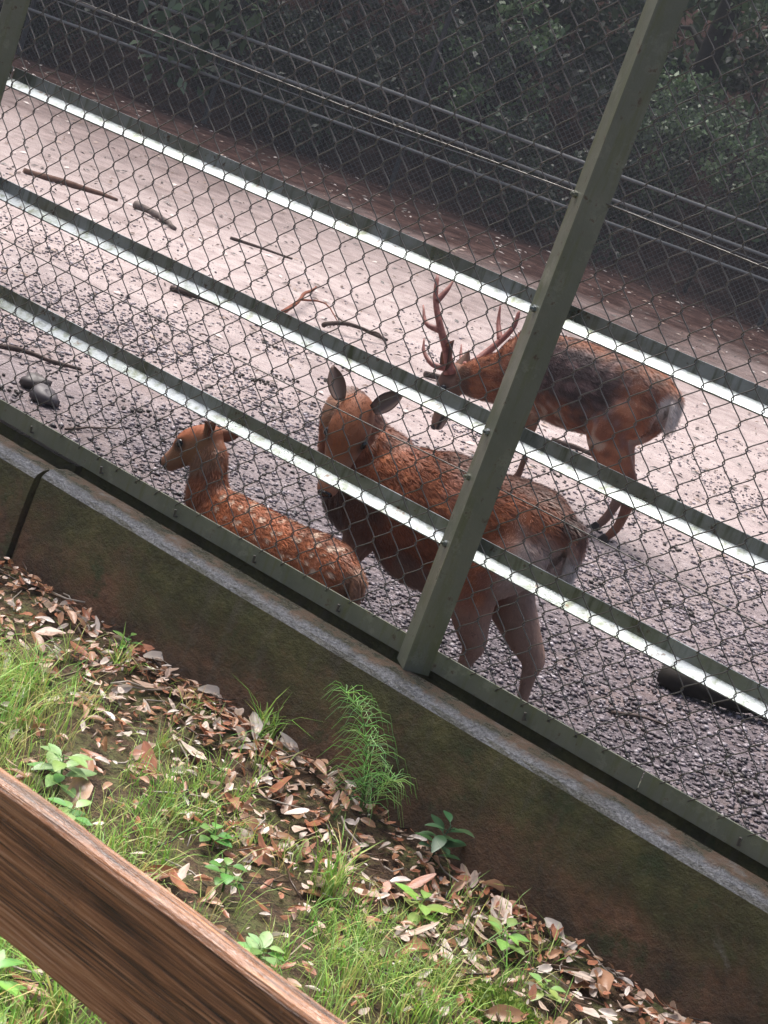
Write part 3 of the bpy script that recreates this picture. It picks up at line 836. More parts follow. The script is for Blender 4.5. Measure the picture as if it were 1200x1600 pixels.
make_deer('fawn', 'small spotted fawn close behind the bottom rail, head up, looking left', (-.612, .185, -.300), R_(180), .63,
          neck=[(.36, .0, .505, .075, .115), (.405, .0, .595, .068, .090), (.435, .0, .685, .066, .080)], poll=(.450, .0, .745),
          hdir=(.76, .18, -.60), hup=(.6, .05, .8), colf=col_fawn, hs=1.36, nk=.85, belly=1.0, drop=.13, ear=EARF, furn=34000, furl=.017, muz=.64,
          ear_dirs=[(.62, -.25, .85, .5, -.3, .9), (.75, .1, .62, .3, -.2, -.6)], seed=4, voxel=.006, furw=.0010)
EARS = dict(L=.140, W=.075, out=(.10, .05, .032), rim=(.05, .03, .025)); EARS['in'] = (.30, .115, .05)
STAG, SP, SHD, SHU, SHS = make_deer('stag', 'antlered stag with dark patchy back and white rump, head lowered behind the post', (-1.40, 3.25, -.302), R_(180), 1.0,
          front=[(.27, 0, .505, .108, .165), (.35, 0, .465, .088, .125), (.405, 0, .45, .05, .075)],
          neck=[(.32, .0, .465, .10, .135), (.405, .0, .420, .080, .110), (.50, .005, .380, .066, .084)], poll=(.575, .01, .375),
          hdir=(-.02, .34, -.94), hup=(.92, .30, .05), colf=col_stag, hs=1.12, nk=1.15, ear=EARS, furn=52000, furl=.024, belly=1.04, wl=.02, low=.015,
          lt=1.12, legs=[(1, 'h', -.080, 0), (-1, 'h', .035, 0), (1, 'f', .0, 0), (-1, 'f', -.07, 0)],
          ear_dirs=[(.45, -.10, .95, .1, -.3, 1.0), (.75, .3, .65, .5, .5, .2)], seed=5)

def antler(root, base, pts, tines, r0=.017):
    mb = MB(); P = catmull([base] + pts, 5); n = len(P)
    mb.tube(P, [r0 * (1 - .62 * (i / (n - 1)) ** 1.1) * (1.5 if i == 0 else 1.2 if i == 1 else 1) for i in range(n)][:-1] + [.003], 9)
    for tp in tines:
        Q = catmull(tp, 4); m = len(Q)
        mb.tube(Q, [r0 * .70 * (1 - .8 * (i / (m - 1)) ** 1.2) for i in range(m)], 8)
    return obj('antler', fix_normals(mb.mesh('antler', smooth=True)), M['antler'], root)
def LP(x, y, z): return (-(x + 1.40), -(y - 3.25), z + .302)      # world -> stag
antler(STAG, LP(-1.985, 3.195, .070), [LP(-2.025, 3.16, .16), LP(-2.08, 3.13, .25), LP(-2.15, 3.13, .35), LP(-2.205, 3.16, .455)],
       [[LP(-1.99, 3.19, .085), LP(-2.075, 3.17, .075), LP(-2.145, 3.18, .11), LP(-2.18, 3.20, .160)],
        [LP(-2.075, 3.13, .235), LP(-2.15, 3.12, .24), LP(-2.215, 3.15, .305)],
        [LP(-2.145, 3.13, .345), LP(-2.135, 3.17, .41), LP(-2.14, 3.20, .455)]], .023)
antler(STAG, LP(-1.965, 3.29, .105), [LP(-1.955, 3.34, .155), LP(-1.93, 3.40, .24), LP(-1.90, 3.44, .335), LP(-1.91, 3.46, .42)],
       [[LP(-1.965, 3.30, .11), LP(-2.05, 3.36, .12), LP(-2.10, 3.40, .175)],
        [LP(-1.92, 3.41, .26), LP(-1.985, 3.45, .33), LP(-2.02, 3.47, .41)]], .022)

# ------------------------------------------------------------------ far fence and the wood behind it
RV = Vector((HEAD.y, -HEAD.x, 0))                # to the right, level
def tu(t, u):
    p = Vector((CAM_LOC[0], CAM_LOC[1], 0)) + HEAD * t + RV * u
    return p.x, p.y
def build_far_fence():
    m_far_post = m_plain('far_post', (.05, .05, .05), .6)
    root = thing('chain_link_fence', 'distant wire fence with grey horizontal pipes along the dark wood', 'fence')
    U0, U1 = -16, 16
    for z, r in ((.985, .022), (.695, .021), (.425, .019)):
        for a in range(U0, U1, 8):
            mb = MB(); pts = [(*tu(FAR_T, a + 8 * i / 8), z + .012 * noise.noise((a + i, z, 4))) for i in range(9)]
            mb.tube(pts, r, 7); mb.build('pipe', M['farpipe'], root, smooth=True)
    mb = MB(); mb.tube([(*tu(FAR_T - .03, U0 + i), .60 + .035 * math.sin(i * .8)) for i in range(U1 - U0 + 1)], .007, 5)
    mb.build('tension_wire', M['farpipe'], root, smooth=True)
    for a in np.arange(U0, U1 + .1, 2.4):
        x, y = tu(FAR_T + .06, a + .3); mb = MB(); z0 = gz(x, y) - .2
        mb.tube([(x, y, z0), (x, y, 2.3)], .03, 8); mb.build('post', m_far_post, root)
    # fine wire mesh: too small to pick apart
    mb = MB(); h = 2.35
    for a in np.arange(U0 - h, U1, .075):
        for sg in (0, 1):
            p = [(*tu(FAR_T + .02 + .004 * sg, a + (0 if sg else h)), -.15), (*tu(FAR_T + .02 + .004 * sg, a + (h if sg else 0)), -.15 + h)]
            mb.tube(p, .0026, 3, cap=False)
    o = mb.build('wire_mesh', m_plain('far_wire', (.10, .10, .10), .5, .5, .3), root); o['kind'] = 'stuff'
build_far_fence()

def leaf_cloud(P, size, pal, seed, droop=.3, asp=.5):
    r = np.random.default_rng(seed); n = len(P)
    d = r.normal(size=(n, 3)); d[:, 2] -= droop; d /= np.linalg.norm(d, axis=1)[:, None]
    q = r.normal(size=(n, 3)); q[:, 2] += 1.2; sd_ = np.cross(d, q); sd_ /= np.linalg.norm(sd_, axis=1)[:, None] + 1e-9
    up_ = np.cross(sd_, d)
    sz = (size * (.6 + .8 * r.random(n)))[:, None]
    V = np.stack([P, P + d * sz * .45 + sd_ * sz * asp * .5 + up_ * sz * .06, P + d * sz - up_ * sz * .05, P + d * sz * .45 - sd_ * sz * asp * .5 + up_ * sz * .06], 1)
    F = np.arange(n * 4).reshape(n, 4)
    pal = np.array(pal); c = pal[r.integers(0, len(pal), n)] * (.75 + .5 * r.random((n, 1)))
    return V.reshape(-1, 3), F, np.repeat(c, 4, 0)

def clumps(n_cl, n_leaf, rad, shape, seed):
    r = np.random.default_rng(seed); out = []
    for i in range(n_cl):
        c = shape(r); rr = rad * (.6 + .8 * r.random()); m = int(n_leaf / n_cl)
        q = r.normal(size=(m, 3)); q /= np.linalg.norm(q, axis=1)[:, None]
        q *= (rr * r.random((m, 1)) ** .45) * np.array([1, 1, .7]); out.append(c + q)
    return np.vstack(out)

PAL_D = [(.016, .030, .016), (.024, .042, .020), (.034, .056, .028), (.020, .035, .024)]
PAL_M = [(.05, .085, .04), (.08, .13, .06), (.11, .17, .08), (.16, .22, .13)]
def tree_meshes(kind, seed):
    r = random.Random(seed); st = MB()
    if kind == 'shrub':
        shape = lambda q: np.array([q.normal(0, .55), q.normal(0, .45), .35 + 1.5 * q.random()])
        P = clumps(26, 2600, .32, shape, seed); lf = leaf_cloud(P, .095, PAL_D if seed % 2 else PAL_M, seed)
        for i in range(7):
            a = r.uniform(0, 6.28); l = r.uniform(.9, 1.7)
            st.tube([(0, 0, -.2), (.15 * math.cos(a), .15 * math.sin(a), .5), (.5 * math.cos(a), .45 * math.sin(a), l)], [.022, .016, .006], 6, (.025, .02, .017))
    else:
        Ht = r.uniform(8, 10.5); lean = (r.uniform(-.4, .4), r.uniform(-.4, .4))
        pts = [(lean[0] * (k / 6) ** 2 + .05 * r.uniform(-1, 1), lean[1] * (k / 6) ** 2 + .05 * r.uniform(-1, 1), -.4 + Ht * k / 6) for k in range(7)]
        st.tube(pts, [.19, .15, .13, .11, .085, .055, .02], 9, (.03, .026, .022))
        ends = []
        for i in range(13):
            k = r.uniform(.28, .95); b = Vector(pts[int(k * 6)]); a = r.uniform(0, 6.28); l = r.uniform(1.2, 2.6) * (1.15 - k * .5)
            e = b + Vector((math.cos(a) * l, math.sin(a) * l, r.uniform(.1, .9)))
            st.tube([b, (b + e) / 2 + Vector((0, 0, .15)), e], [.05, .03, .012], 6, (.028, .024, .02)); ends.append(np.array(e))
        E_ = np.array(ends)
        shape = lambda q: E_[q.integers(0, len(E_))] + q.normal(0, .5, 3)
        P = clumps(46, 5200, .62, shape, seed); lf = leaf_cloud(P, .20, PAL_M if seed % 2 else PAL_D, seed)
    return st.mesh(kind + '_stem', True, True), np_mesh(kind + '_leaves', *lf)

def plant_wood():
    SH = [tree_meshes('shrub', k) for k in (1, 2, 3, 4)]; TR = [tree_meshes('tree', k) for k in (11, 12, 13)]
    r = random.Random(3)
    def put(kind, t, u, sc, src, label, group):
        x, y = tu(t, u); root = thing(kind, label, 'shrub' if kind == 'shrub' else 'tree', (x, y, gz(x, y) - .05), r.uniform(0, 6.28), group)
        root.scale = (sc, sc, sc * r.uniform(.85, 1.15))
        a = obj('stems' if kind == 'shrub' else 'trunk', src[0], M['bark'], root); b = obj('crown', src[1], M['foliage'], root)
    k = 0
    for t, n_, u0, u1, sc in ((21.7, 9, -8.5, 8.5, .75), (23.2, 9, -9.5, 9.5, 1.05), (25.0, 10, -11, 11, 1.45)):
        for i in range(n_):
            u = u0 + (u1 - u0) * (i + .5 + r.uniform(-.35, .35)) / n_
            bright = u > 1.5 and t > 22
            put('shrub', t + r.uniform(-.5, .5), u, sc * r.uniform(.8, 1.25), SH[(1 if k % 2 else 3) if bright else (0 if k % 3 else 2)],
                'shrub with paler green leaves at the upper right behind the far fence' if bright else 'dark leafy shrub in the wood behind the far fence',
                'paler shrubs behind the far fence' if bright else 'dark shrubs behind the far fence'); k += 1
    for t, n_, u0, u1 in ((22.6, 7, -12, 9), (26, 7, -15, 13), (30, 7, -18, 17)):
        for i in range(n_):
            uu = u0 + (u1 - u0) * (i + .5 + r.uniform(-.3, .3)) / n_
            if t < 24 and -3.5 < uu < 7: continue
            put('tree', t + r.uniform(-.6, .6), uu, r.uniform(.9, 1.2), TR[k % 3],
                'tall tree rising from the dark wood behind the far fence', 'trees behind the far fence'); k += 1
plant_wood()
def sapling(label, t, u, h, seed):
    r = random.Random(seed); x, y = tu(t, u); root = thing('sapling', label, 'tree', (x, y, gz(x, y) - .05))
    st = MB(); pts = [(0, 0, -.2), (.06, .03, h * .35), (-.05, .08, h * .7), (.05, 0, h)]
    st.tube(catmull(pts, 4), [.035 * (1 - .8 * i / 12) for i in range(13)], 7, (.06, .05, .04)); ends = []
    for i in range(11):
        k = r.uniform(.3, 1); a = r.uniform(0, 6.28); b = Vector((0, .03, h * k)); l = r.uniform(.5, 1.1); e = b + Vector((math.cos(a) * l, math.sin(a) * l, r.uniform(-.1, .35)))
        st.tube([b, (b + e) / 2 + Vector((0, 0, .08)), e], [.014, .010, .004], 5, (.06, .05, .04)); ends.append(np.array(e)); ends.append(np.array((b + e) / 2))
    E_ = np.array(ends); shape = lambda q: E_[q.integers(0, len(E_))] + q.normal(0, .13, 3)
    lf = leaf_cloud(clumps(34, 1500, .22, shape, seed), .10, [(.06, .115, .045), (.09, .155, .065), (.13, .20, .095), (.18, .25, .14)], seed, asp=.55)
    st.build('trunk', M['bark'], root, True, True); obj('crown', np_mesh('crown', *lf), M['foliage'], root)
sapling('tall sapling with pale green leaves at the top right corner behind the far fence', 21.5, 2.6, 3.6, 71)
sapling('sapling with pale leaves right of the main post, low above the far fence', 21.9, 4.2, 2.7, 72)
sapling('leafy sapling at the top middle left of the main post behind the far fence', 22.0, -.7, 2.5, 73)

# ------------------------------------------------------------------ things lying in the pen
def stick(name, label, pts, r0, color, cat='stick', twigs=()):
    mb = MB(); P = catmull(pts, 5); n = len(P)
    P = [(p[0] + rnd.uniform(-1, 1) * r0 * .5, p[1] + rnd.uniform(-1, 1) * r0 * .5, p[2]) for p in P]
    mb.tube(P, [r0 * (1 - .45 * i / (n - 1)) * rnd.uniform(.85, 1.12) for i in range(n)], 8, color)
    for tw in twigs: mb.tube(catmull(tw, 3), [r0 * .5 * (1 - .6 * i / ((len(tw) - 1) * 3)) for i in range((len(tw) - 1) * 3 + 1)], 6, color)
    o = mb.build(name, M['bark'], None, True, True); return tag(o, label, cat)
def g3(x, y, dz=.0): return (x, y, gz(x, y) + dz)
DK = (.085, .06, .05); GR = (.17, .135, .12); RD = (.22, .075, .045)
stick('stick', 'short thick grey stick on pale ground at upper left', [g3(-6.10, 5.54, .03), g3(-5.9, 5.52, .03), g3(-5.65, 5.45, .01)], .030, GR)
stick('stick', 'long brown stick lying on pale ground at the far left', [g3(-6.69, 5.04, .0), g3(-6.5, 5.3, .008), g3(-6.27, 5.52, .0)], .036, (.13, .07, .05))
stick('stick', 'thin dark stick under the middle rail left of the deer', [g3(-4.18, 3.80, .015), g3(-4.05, 3.9, .02), g3(-3.95, 4.0, .012)], .018, DK)
stick('stick', 'bent dark stick on the gravel at the left edge', [g3(-2.95, 1.30, .012), g3(-2.86, 1.45, .03), g3(-2.80, 1.56, .02), g3(-2.73, 1.70, .01)], .013, DK)
stick('stick', 'thin straight twig on gravel just above the bottom rail at left', [g3(-2.09, .98, .01), g3(-2.11, 1.12, .015), g3(-2.12, 1.29, .01)], .005, DK)
stick('branch', 'reddish branched twig on pale ground above the middle rail', [g3(-3.88, 4.48, .03), g3(-4.15, 5.0, .08), g3(-4.5, 5.6, .04)], .014, RD, 'branch',
      [[g3(-4.1, 4.9, .06), g3(-3.95, 4.95, .10), g3(-3.75, 4.85, .05)]])
stick('branch', 'dark twisted branch lying beside the reddish twig left of the antlers', [g3(-3.73, 4.67, .03), g3(-3.68, 4.85, .07), g3(-3.58, 5.14, .03)], .017, DK, 'branch',
      [[g3(-3.68, 4.85, .06), g3(-3.85, 4.95, .06)], [g3(-3.63, 5.0, .05), g3(-3.55, 5.0, .07), g3(-3.45, 4.98, .02)]])
stick('stick', 'dark stick on the ground behind the stag muzzle', [g3(-3.02, 4.75, .02), g3(-2.95, 4.9, .025), g3(-2.86, 5.07, .02)], .02, DK)
stick('stick', 'thin dark stick lying beneath the stag belly', [g3(-2.10, 4.67, .012), g3(-1.95, 4.75, .02), g3(-1.76, 4.84, .012)], .016, DK)
stick('stick', 'stubby grey piece of wood on pale ground right of the stag', [g3(-3.12, 8.95, .04), g3(-3.02, 8.98, .05), g3(-2.92, 8.94, .04)], .06, GR)
stick('log', 'dark wet log on the gravel at the right edge under the lowest angled rail', [g3(.00, 1.68, .04), g3(.2, 1.80, .045), g3(.5, 2.02, .04), g3(.8, 2.2, .04)], .042, (.022, .018, .015), 'log')
stick('stick', 'short dark stick between doe tail and lowest angled rail', [g3(.04, 1.22, .008), g3(.10, 1.30, .012), g3(.17, 1.36, .008)], .006, DK)
stick('stick', 'thin twig on pale ground in the upper middle', [g3(-5.6, 6.0, .02), g3(-5.5, 6.15, .02), g3(-5.3, 6.35, .02)], .013, DK)

def rock(label, p, r, seed, color):
    mb = MB(); n = 12; sphere(mb, (0, 0, 0), r, (1, .8, .55), n)
    mb.v = [tuple(Vector(v) * (1 + .75 * noise.noise((v[0] / r * 1.3 + seed, v[1] / r * 1.3, v[2] / r * 1.3)))) for v in mb.v]
    mb.c = [color] * len(mb.v); o = mb.build('rock', M['stone'], None, True, True); o.location = p
    return tag(o, label, 'rock', None)
rock('dark rounded rock at the left edge, the upper of two', g3(-2.50, 1.20, .035), .058, 1, (.050, .040, .038))
rock('dark rock at the left edge, the lower of two beside the bottom rail', g3(-2.37, 1.13, .03), .052, 6, (.055, .046, .050))

# ------------------------------------------------------------------ the bank: litter, grass, weeds
LEAFCOL = [(.62, .44, .34), (.72, .60, .51), (.48, .25, .14), (.42, .165, .085), (.56, .33, .21), (.27, .115, .06), (.76, .66, .58), (.52, .22, .13), (.34, .18, .09), (.68, .52, .41)]
def dead_leaf(seed, color):
    r = random.Random(seed); nu = 7; V = []; F = []; C = []
    curl = r.uniform(-.5, 1.3); bend = r.uniform(-.6, .9); asp = r.uniform(.36, .66); twist = r.uniform(-.5, .5)
    for i in range(nu):
        u = i / (nu - 1); wv = asp * .5 * math.sin(math.pi * (u * .94 + .03)) ** .75 * (1 - .25 * u)
        for k in (-1, -.5, 0, .5, 1):
            x = u - .5; y = k * wv * (1 + .22 * r.uniform(-1, 1)); z = curl * (abs(k) * wv) ** 1.3 * .9 + bend * (x * x) * .5
            a = twist * x; y, z = y * math.cos(a) - z * math.sin(a), y * math.sin(a) + z * math.cos(a)
            V.append((x, y, z + .01 * r.uniform(-1, 1)))
            sh = r.uniform(.82, 1.12) * (.8 if k == 0 else 1); C.append(tuple(c * sh for c in color))
    for i in range(nu - 1):
        for k in range(4): a = i * 5 + k; F.append((a, a + 1, a + 6, a + 5))
    return V, F, C
LV = [dead_leaf(40 + i, LEAFCOL[i % len(LEAFCOL)]) for i in range(20)]
LM = [mesh('leaf', *v, smooth=True) for v in LV]
for m in LM: m.materials.append(M['litter'])
def litter_density(x, y):
    d = -.15 - y
    k = math.exp(-((d - .18) / .22) ** 2) * 1.0 + .42
    k *= .55 + .8 * (noise.noise((x * 3.1, y * 3.1, 21)) + .35)
    return k
def scatter_leaf():
    while True:
        x = rnd.uniform(-1.45, 1.2); y = -.165 - 1.5 * rnd.random() ** 1.5
        if rnd.random() < litter_density(x, y): return x, y
def leaf_pose(big):
    x, y = scatter_leaf(); s_ = (.045 + .055 * rnd.random() ** 1.8) if big else (.010 + .032 * rnd.random() ** 1.4)
    e = (rnd.gauss(0, .38), rnd.gauss(0, .38), rnd.uniform(0, 6.28))
    return Vector((x, y, bz(x, y) + rnd.uniform(.006, .032))), s_, e
from mathutils import Euler
for i in range(300):
    p, s_, e = leaf_pose(True); o = bpy.data.objects.new('leaf', LM[rnd.randrange(20)]); COL.objects.link(o)
    o.parent = BANK; o.location = p; o.rotation_euler = e; o.scale = (s_, s_ * rnd.uniform(.8, 1.1), s_)
mb = MB()
for i in range(4200):
    p, s_, e = leaf_pose(False); v, f, c = LV[rnd.randrange(20)]; R3 = Euler(e).to_matrix() * s_
    b = len(mb.v); mb.v += [tuple(R3 @ Vector(q) + p) for q in v]; mb.f += [tuple(b + i_ for i_ in q) for q in f]; mb.c += c
lo = mb.build('leaf_litter', M['litter'], BANK, True, True); lo['kind'] = 'stuff'
# twigs and bark scraps in the litter
mb = MB()
for i in range(420):
    x, y = scatter_leaf(); a = rnd.uniform(0, 6.28); l = rnd.uniform(.03, .14); z = bz(x, y) + rnd.uniform(.004, .03); c = rnd.choice([(.10, .06, .04), (.22, .15, .10), (.05, .035, .025), (.42, .36, .3)])
    mb.tube([(x, y, z), (x + math.cos(a) * l * .5, y + math.sin(a) * l * .5, z + rnd.uniform(-.004, .012)), (x + math.cos(a + .2) * l, y + math.sin(a + .2) * l, z + rnd.uniform(-.004, .015))], rnd.uniform(.0009, .0028), 4, c)
o = mb.build('twig_litter', M['litter'], BANK, True, True); o['kind'] = 'stuff'

def blade(mb, p, h, lean, az, wd, color):
    d = Vector((math.cos(az), math.sin(az), 0)); sdv = Vector((-math.sin(az), math.cos(az), 0)); b = len(mb.v); tipc = tuple(min(1, c * 1.25) for c in color)
    for i, (u, k) in enumerate(((0, 1), (.35, .9), (.7, .6))):
        c = Vector(p) + d * (lean * h * u * u) + Vector((0, 0, h * (u - .35 * lean * u * u)))
        mb.v += [tuple(c - sdv * wd * k), tuple(c + sdv * wd * k)]; mb.c += [color] * 2
    mb.v.append(tuple(Vector(p) + d * lean * h + Vector((0, 0, h * (1 - .35 * lean - .12 * lean * lean))))); mb.c.append(tipc)
    mb.f += [(b, b + 1, b + 3, b + 2), (b + 2, b + 3, b + 5, b + 4), (b + 4, b + 5, b + 6)]
GC = [(.26, .45, .08), (.36, .54, .12), (.20, .37, .065), (.46, .56, .16), (.54, .55, .20), (.31, .49, .13), (.58, .52, .28)]
def build_grass():
    mb = MB(); n = 0
    while n < 3000:
        x = rnd.uniform(-1.5, 1.15); y = -.18 - 1.6 * rnd.random()
        d = -.15 - y; k = .08 + .9 * sstep(.15, .6, d) ; k *= max(.06, .40 + 2.0 * noise.noise((x * 2.6 + 4, y * 2.6, 2)))
        if rnd.random() > k: continue
        n += 1; tall = rnd.uniform(.035, .11) * (1 + .8 * max(0, noise.noise((x * 3, y * 3, 9)))); base = rnd.choice(GC[:6]); az0 = rnd.uniform(0, 6.28)
        for j in range(rnd.randint(5, 12)):
            px, py = x + rnd.gauss(0, .014), y + rnd.gauss(0, .014); c = base if rnd.random() < .75 else rnd.choice(GC)
            blade(mb, (px, py, bz(px, py) - .004), tall * rnd.uniform(.5, 1.25), rnd.uniform(.15, 1.0), az0 + rnd.gauss(0, 1.2), rnd.uniform(.0007, .0017), tuple(q * rnd.uniform(.8, 1.2) for q in c))
    o = mb.build('grass', M['grass'], None, False, True); tag(o, 'bright green grass growing through the leaf litter of the bank', 'grass', kind='stuff')
build_grass()
def tuft(label, x, y, n, h, spread, cols):
    mb = MB()
    for j in range(n):
        px, py = x + rnd.gauss(0, .02), y + rnd.gauss(0, .012)
        blade(mb, (px, py, bz(px, py) - .004), h * rnd.uniform(.55, 1.15), rnd.uniform(.2, 1.0) * spread, rnd.uniform(0, 6.28), rnd.uniform(.0012, .0026), tuple(q * rnd.uniform(.8, 1.2) for q in rnd.choice(cols)))
    return tag(mb.build('grass_tuft', M['grass'], None, False, True), label, 'grass tuft')
tuft('grass tuft at the wall foot left of the feathery plant', -.22, -.185, 26, .15, 1.1, GC[:3])
tuft('tall thin grass tuft in the middle of the bank', .26, -.52, 60, .17, .8, GC[:6])
tuft('loose grass tuft under the wall at the upper left of the bank', -.62, -.25, 26, .10, 1.1, GC[:5])
tuft('grass clump below the wooden board at the bottom left corner', .30, -1.33, 50, .16, 1.0, GC[1:6])

def leafblade(mb, base, d, nrm, L_, W_, color, fold=.2, droop=.3):
    d = Vector(d).normalized(); nrm = Vector(nrm); nrm = (nrm - d * nrm.dot(d)).normalized(); sdv = d.cross(nrm); b = len(mb.v); nu = 6
    for i in range(nu):
        u = i / (nu - 1); wv = W_ * .5 * math.sin(math.pi * (u * .95 + .03)) ** .8
        c = Vector(base) + d * L_ * u - nrm * droop * L_ * u * u
        for k in (-1, 0, 1):
            mb.v.append(tuple(c + sdv * wv * k + nrm * fold * abs(k) * wv)); s_ = 1.0 if k else 1.25; mb.c.append(tuple(q * s_ for q in color))
    for i in range(nu - 1):
        for k in range(2): a = b + i * 3 + k; mb.f.append((a, a + 1, a + 4, a + 3))
def weed(name, label, x, y, n, h, L_, W_, cols, cat='plant', group=None):
    z = bz(x, y); t = thing(name, label, cat, (x, y, z), 0, group)
    st = MB(); top = (rnd.uniform(-.2, .2) * h, rnd.uniform(-.2, .2) * h, h); st.tube([(0, 0, -.01), (top[0] * .4, top[1] * .4, h * .5), top], [.0028, .0022, .0014], 6, tuple(q * .8 for q in cols[0]))
    st.build('stem', M['weed'], t, True, True)
    for i in range(n):
        u = .25 + .75 * (i + .5) / n; a = i * 2.4 + rnd.uniform(-.4, .4); l = L_ * rnd.uniform(.75, 1.2) * (1.1 - .35 * u)
        p = Vector((top[0] * u, top[1] * u, h * u)); mb = MB()
        d = Vector((math.cos(a), math.sin(a), rnd.uniform(.05, .55))); mb.tube([p, p + d * .012], .0012, 4, cols[0])
        leafblade(mb, p + d * .012, d, (0, 0, 1), l, l * W_, tuple(q * rnd.uniform(.85, 1.15) for q in rnd.choice(cols)), .2, rnd.uniform(.1, .45))
        mb.build('leaf', M['weed'], t, True, True)
    return t
PG = [(.23, .38, .13), (.30, .44, .19), (.16, .30, .09)]; MG = [(.12, .26, .06), (.17, .33, .08)]; DG = [(.035, .085, .035), (.05, .115, .045), (.07, .15, .06)]
weed('weed', 'pale broad-leaved weed beside the top edge of the wooden board', -.25, -.80, 14, .09, .060, .55, PG)
weed('weed', 'pale low weed touching the wooden board at left', -.13, -.90, 13, .06, .052, .6, PG)
weed('seedling', 'dark glossy evergreen seedling against the foot of the wall', .30, -.20, 15, .11, .060, .48, DG)
weed('weed', 'small round-leaved weed left of the tall thin grass', .16, -.74, 9, .06, .034, .8, MG)
weed('weed', 'yellow-green weed among brown leaves below the seedling', .40, -.40, 8, .06, .06, .5, [(.30, .46, .10), (.24, .40, .09)])
weed('weed', 'lone weed sprig with bright leaves near the lower right litter', .56, -.30, 7, .05, .045, .6, [(.24, .40, .10)])
weed('weed', 'small bright weed close above the board in the lower middle', .36, -.88, 12, .05, .045, .6, PG)
weed('weed', 'little green weed at the wall foot in the upper left', -.66, -.19, 7, .05, .04, .5, MG)
weed('weed', 'wide-leaved weed in the bottom left corner below the board', .22, -1.42, 13, .07, .06, .4, [(.24, .42, .10), (.17, .33, .08)])
weed('weed', 'tiny clover-like weed in the centre of the bank', .02, -.62, 8, .04, .032, .85, MG)
weed('weed', 'little weed with pale leaves at the bottom right of the bank', .70, -.36, 7, .035, .04, .7, [(.28, .42, .12)])

def feathery(label, x, y):
    z = bz(x, y); t = thing('horsetail', label, 'plant', (x, y, z))
    for (dx, dy, h, n_) in ((-.10, -.02, .24, 11), (-.03, -.03, .18, 8), (.05, -.02, .12, 7)):
        st = MB(); P = catmull([(0, 0, -.01), (dx * .25, dy * .3, h * .45), (dx * .7, dy * .7, h * .85), (dx * 1.25, dy * 1.3, h * 1.0)], 5)
        st.tube(P, [.0022 * (1 - .6 * i / len(P)) for i in range(len(P))], 5, (.12, .24, .06)); so = st.build('stem', M['weed'], t, True, True)
        fb = MB()
        for i in range(n_):
            c = Vector(P[min(len(P) - 1, 3 + int((len(P) - 4) * i / (n_ - 1)))])
            for k in range(8):
                a = 6.283 * k / 8 + i * .7; l = rnd.uniform(.05, .10) * (1.1 - .45 * i / n_); d = Vector((math.cos(a), math.sin(a), .55))
                fb.tube([c, c + d * l * .5, c + d * l * .85 + Vector((0, 0, -.25 * l)), c + Vector((d.x, d.y, .1)) * l * 1.1 + Vector((0, 0, -.3 * l))], [.0008, .0007, .0006, .0004], 3,
                        tuple(q * rnd.uniform(.8, 1.25) for q in (.30, .55, .16)), cap=False)
        fb.build('frond', M['grass'], so, False, True)['kind'] = 'stuff'
feathery('feathery light green horsetail growing at the foot of the wall', .10, -.195)

def moss(label, x, y, r):
    P = []; 
    for i in range(2600):
        a = rnd.uniform(0, 6.28); q = r * math.sqrt(rnd.random()); h = .030 * max(0, 1 - (q / r) ** 2) * rnd.uniform(.7, 1.1)
        xx, yy = x + math.cos(a) * q * 1.3, y + math.sin(a) * q * .8; P.append((xx, yy, bz(xx, yy) + h))
    V, F, c = leaf_cloud(np.array(P), .012, [(.13, .22, .03), (.20, .30, .05), (.28, .36, .07)], 5, droop=-1.2)
    return tag(obj('moss', np_mesh('moss', V, F, c), M['grass']), label, 'moss', kind='stuff')
moss('yellow-green moss cushion at the bottom edge of the bank', .70, -.50, .085)

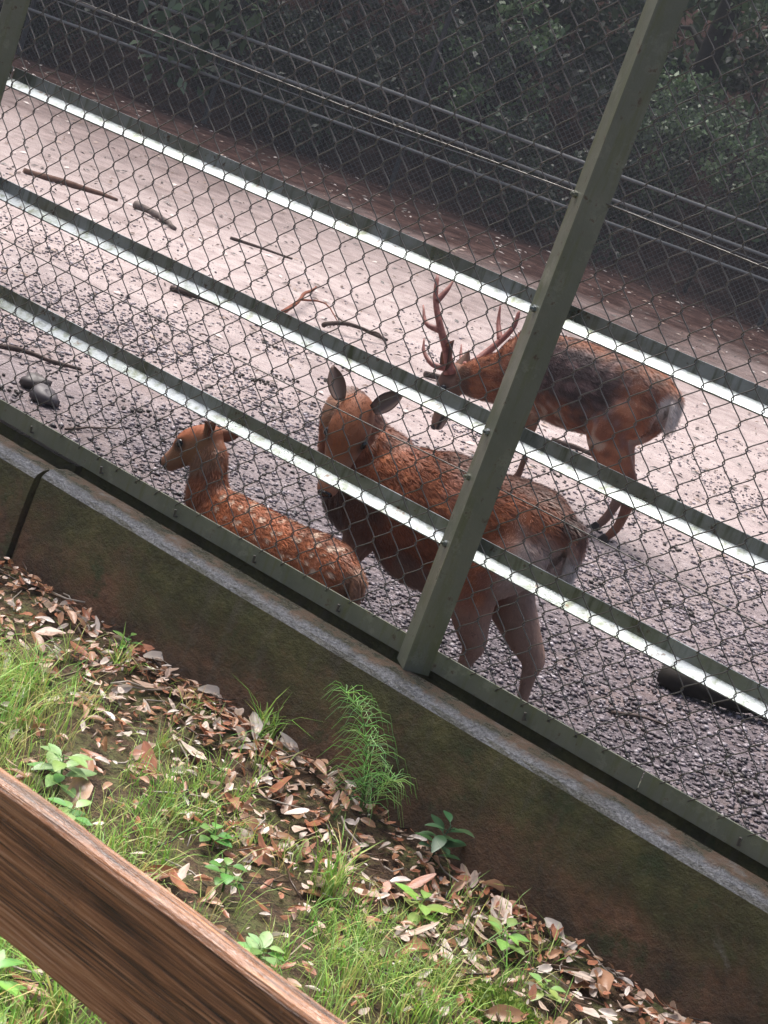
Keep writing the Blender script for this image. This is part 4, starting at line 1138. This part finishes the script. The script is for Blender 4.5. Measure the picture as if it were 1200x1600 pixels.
# small debris trodden into the pale ground farther back
def build_debris():
    V = []; F = []; C = []
    mb = MB()
    for i in range(1900):
        t = 7 + 14 * rnd.random() ** 1.1; u = rnd.uniform(-.30, .30) * t; x, y = tu(t, u)
        if y < .3: continue
        z = gz(x, y); a = rnd.uniform(0, 6.28); l = rnd.uniform(.012, .05) * (1.0 + t / 22); w_ = l * rnd.uniform(.18, .6)
        c = rnd.choice([(.06, .04, .035), (.12, .075, .055), (.25, .17, .13), (.55, .48, .44), (.035, .028, .025)]); ca, sa = math.cos(a), math.sin(a)
        q = [(x + ca * dx * l - sa * dy * w_, y + sa * dx * l + ca * dy * w_, z + .004 + h) for dx, dy, h in ((-.5, 0, 0), (0, -.5, .004), (.5, 0, .008), (0, .5, .003), (0, 0, .012))]
        mb.add(q, [(0, 1, 4), (1, 2, 4), (2, 3, 4), (3, 0, 4)], c)
    o = mb.build('debris', M['stone'], GROUND, False, True); o['kind'] = 'stuff'
build_debris()
def build_droppings():
    mb = MB()
    for i in range(46):
        x = rnd.uniform(-3.6, .6); y = rnd.uniform(1.0, 5.2)
        for k in range(rnd.randint(4, 14)):
            a, q = rnd.uniform(0, 6.28), rnd.random() * .07; px, py = x + math.cos(a) * q, y + math.sin(a) * q; r_ = rnd.uniform(.006, .010)
            b = len(mb.v); sphere(mb, (px, py, gz(px, py) + r_ * .7), r_, (1.3, .9, .8), 6); mb.c[b:] = [(.03, .022, .017)] * (len(mb.v) - b)
    o = mb.build('droppings', M['stone'], GROUND, True, True); o['kind'] = 'stuff'
build_droppings()

# ------------------------------------------------------------------ damp air
mb = MB(); mb.box(-135, 135, -40, 150, -1.7, 24)
t_ = NT('damp_air'); t_.t.nodes.remove(t_.b); vs = t_.n('ShaderNodeVolumePrincipled')
vs.inputs['Color'].default_value = (.86, .90, 1, 1); vs.inputs['Density'].default_value = .0016
t_.l(vs.outputs[0], t_.out.inputs['Volume'])
hz = mb.build('haze', t_.m); tag(hz, 'thin damp haze in the air of the pen and wood', 'haze', kind='stuff')
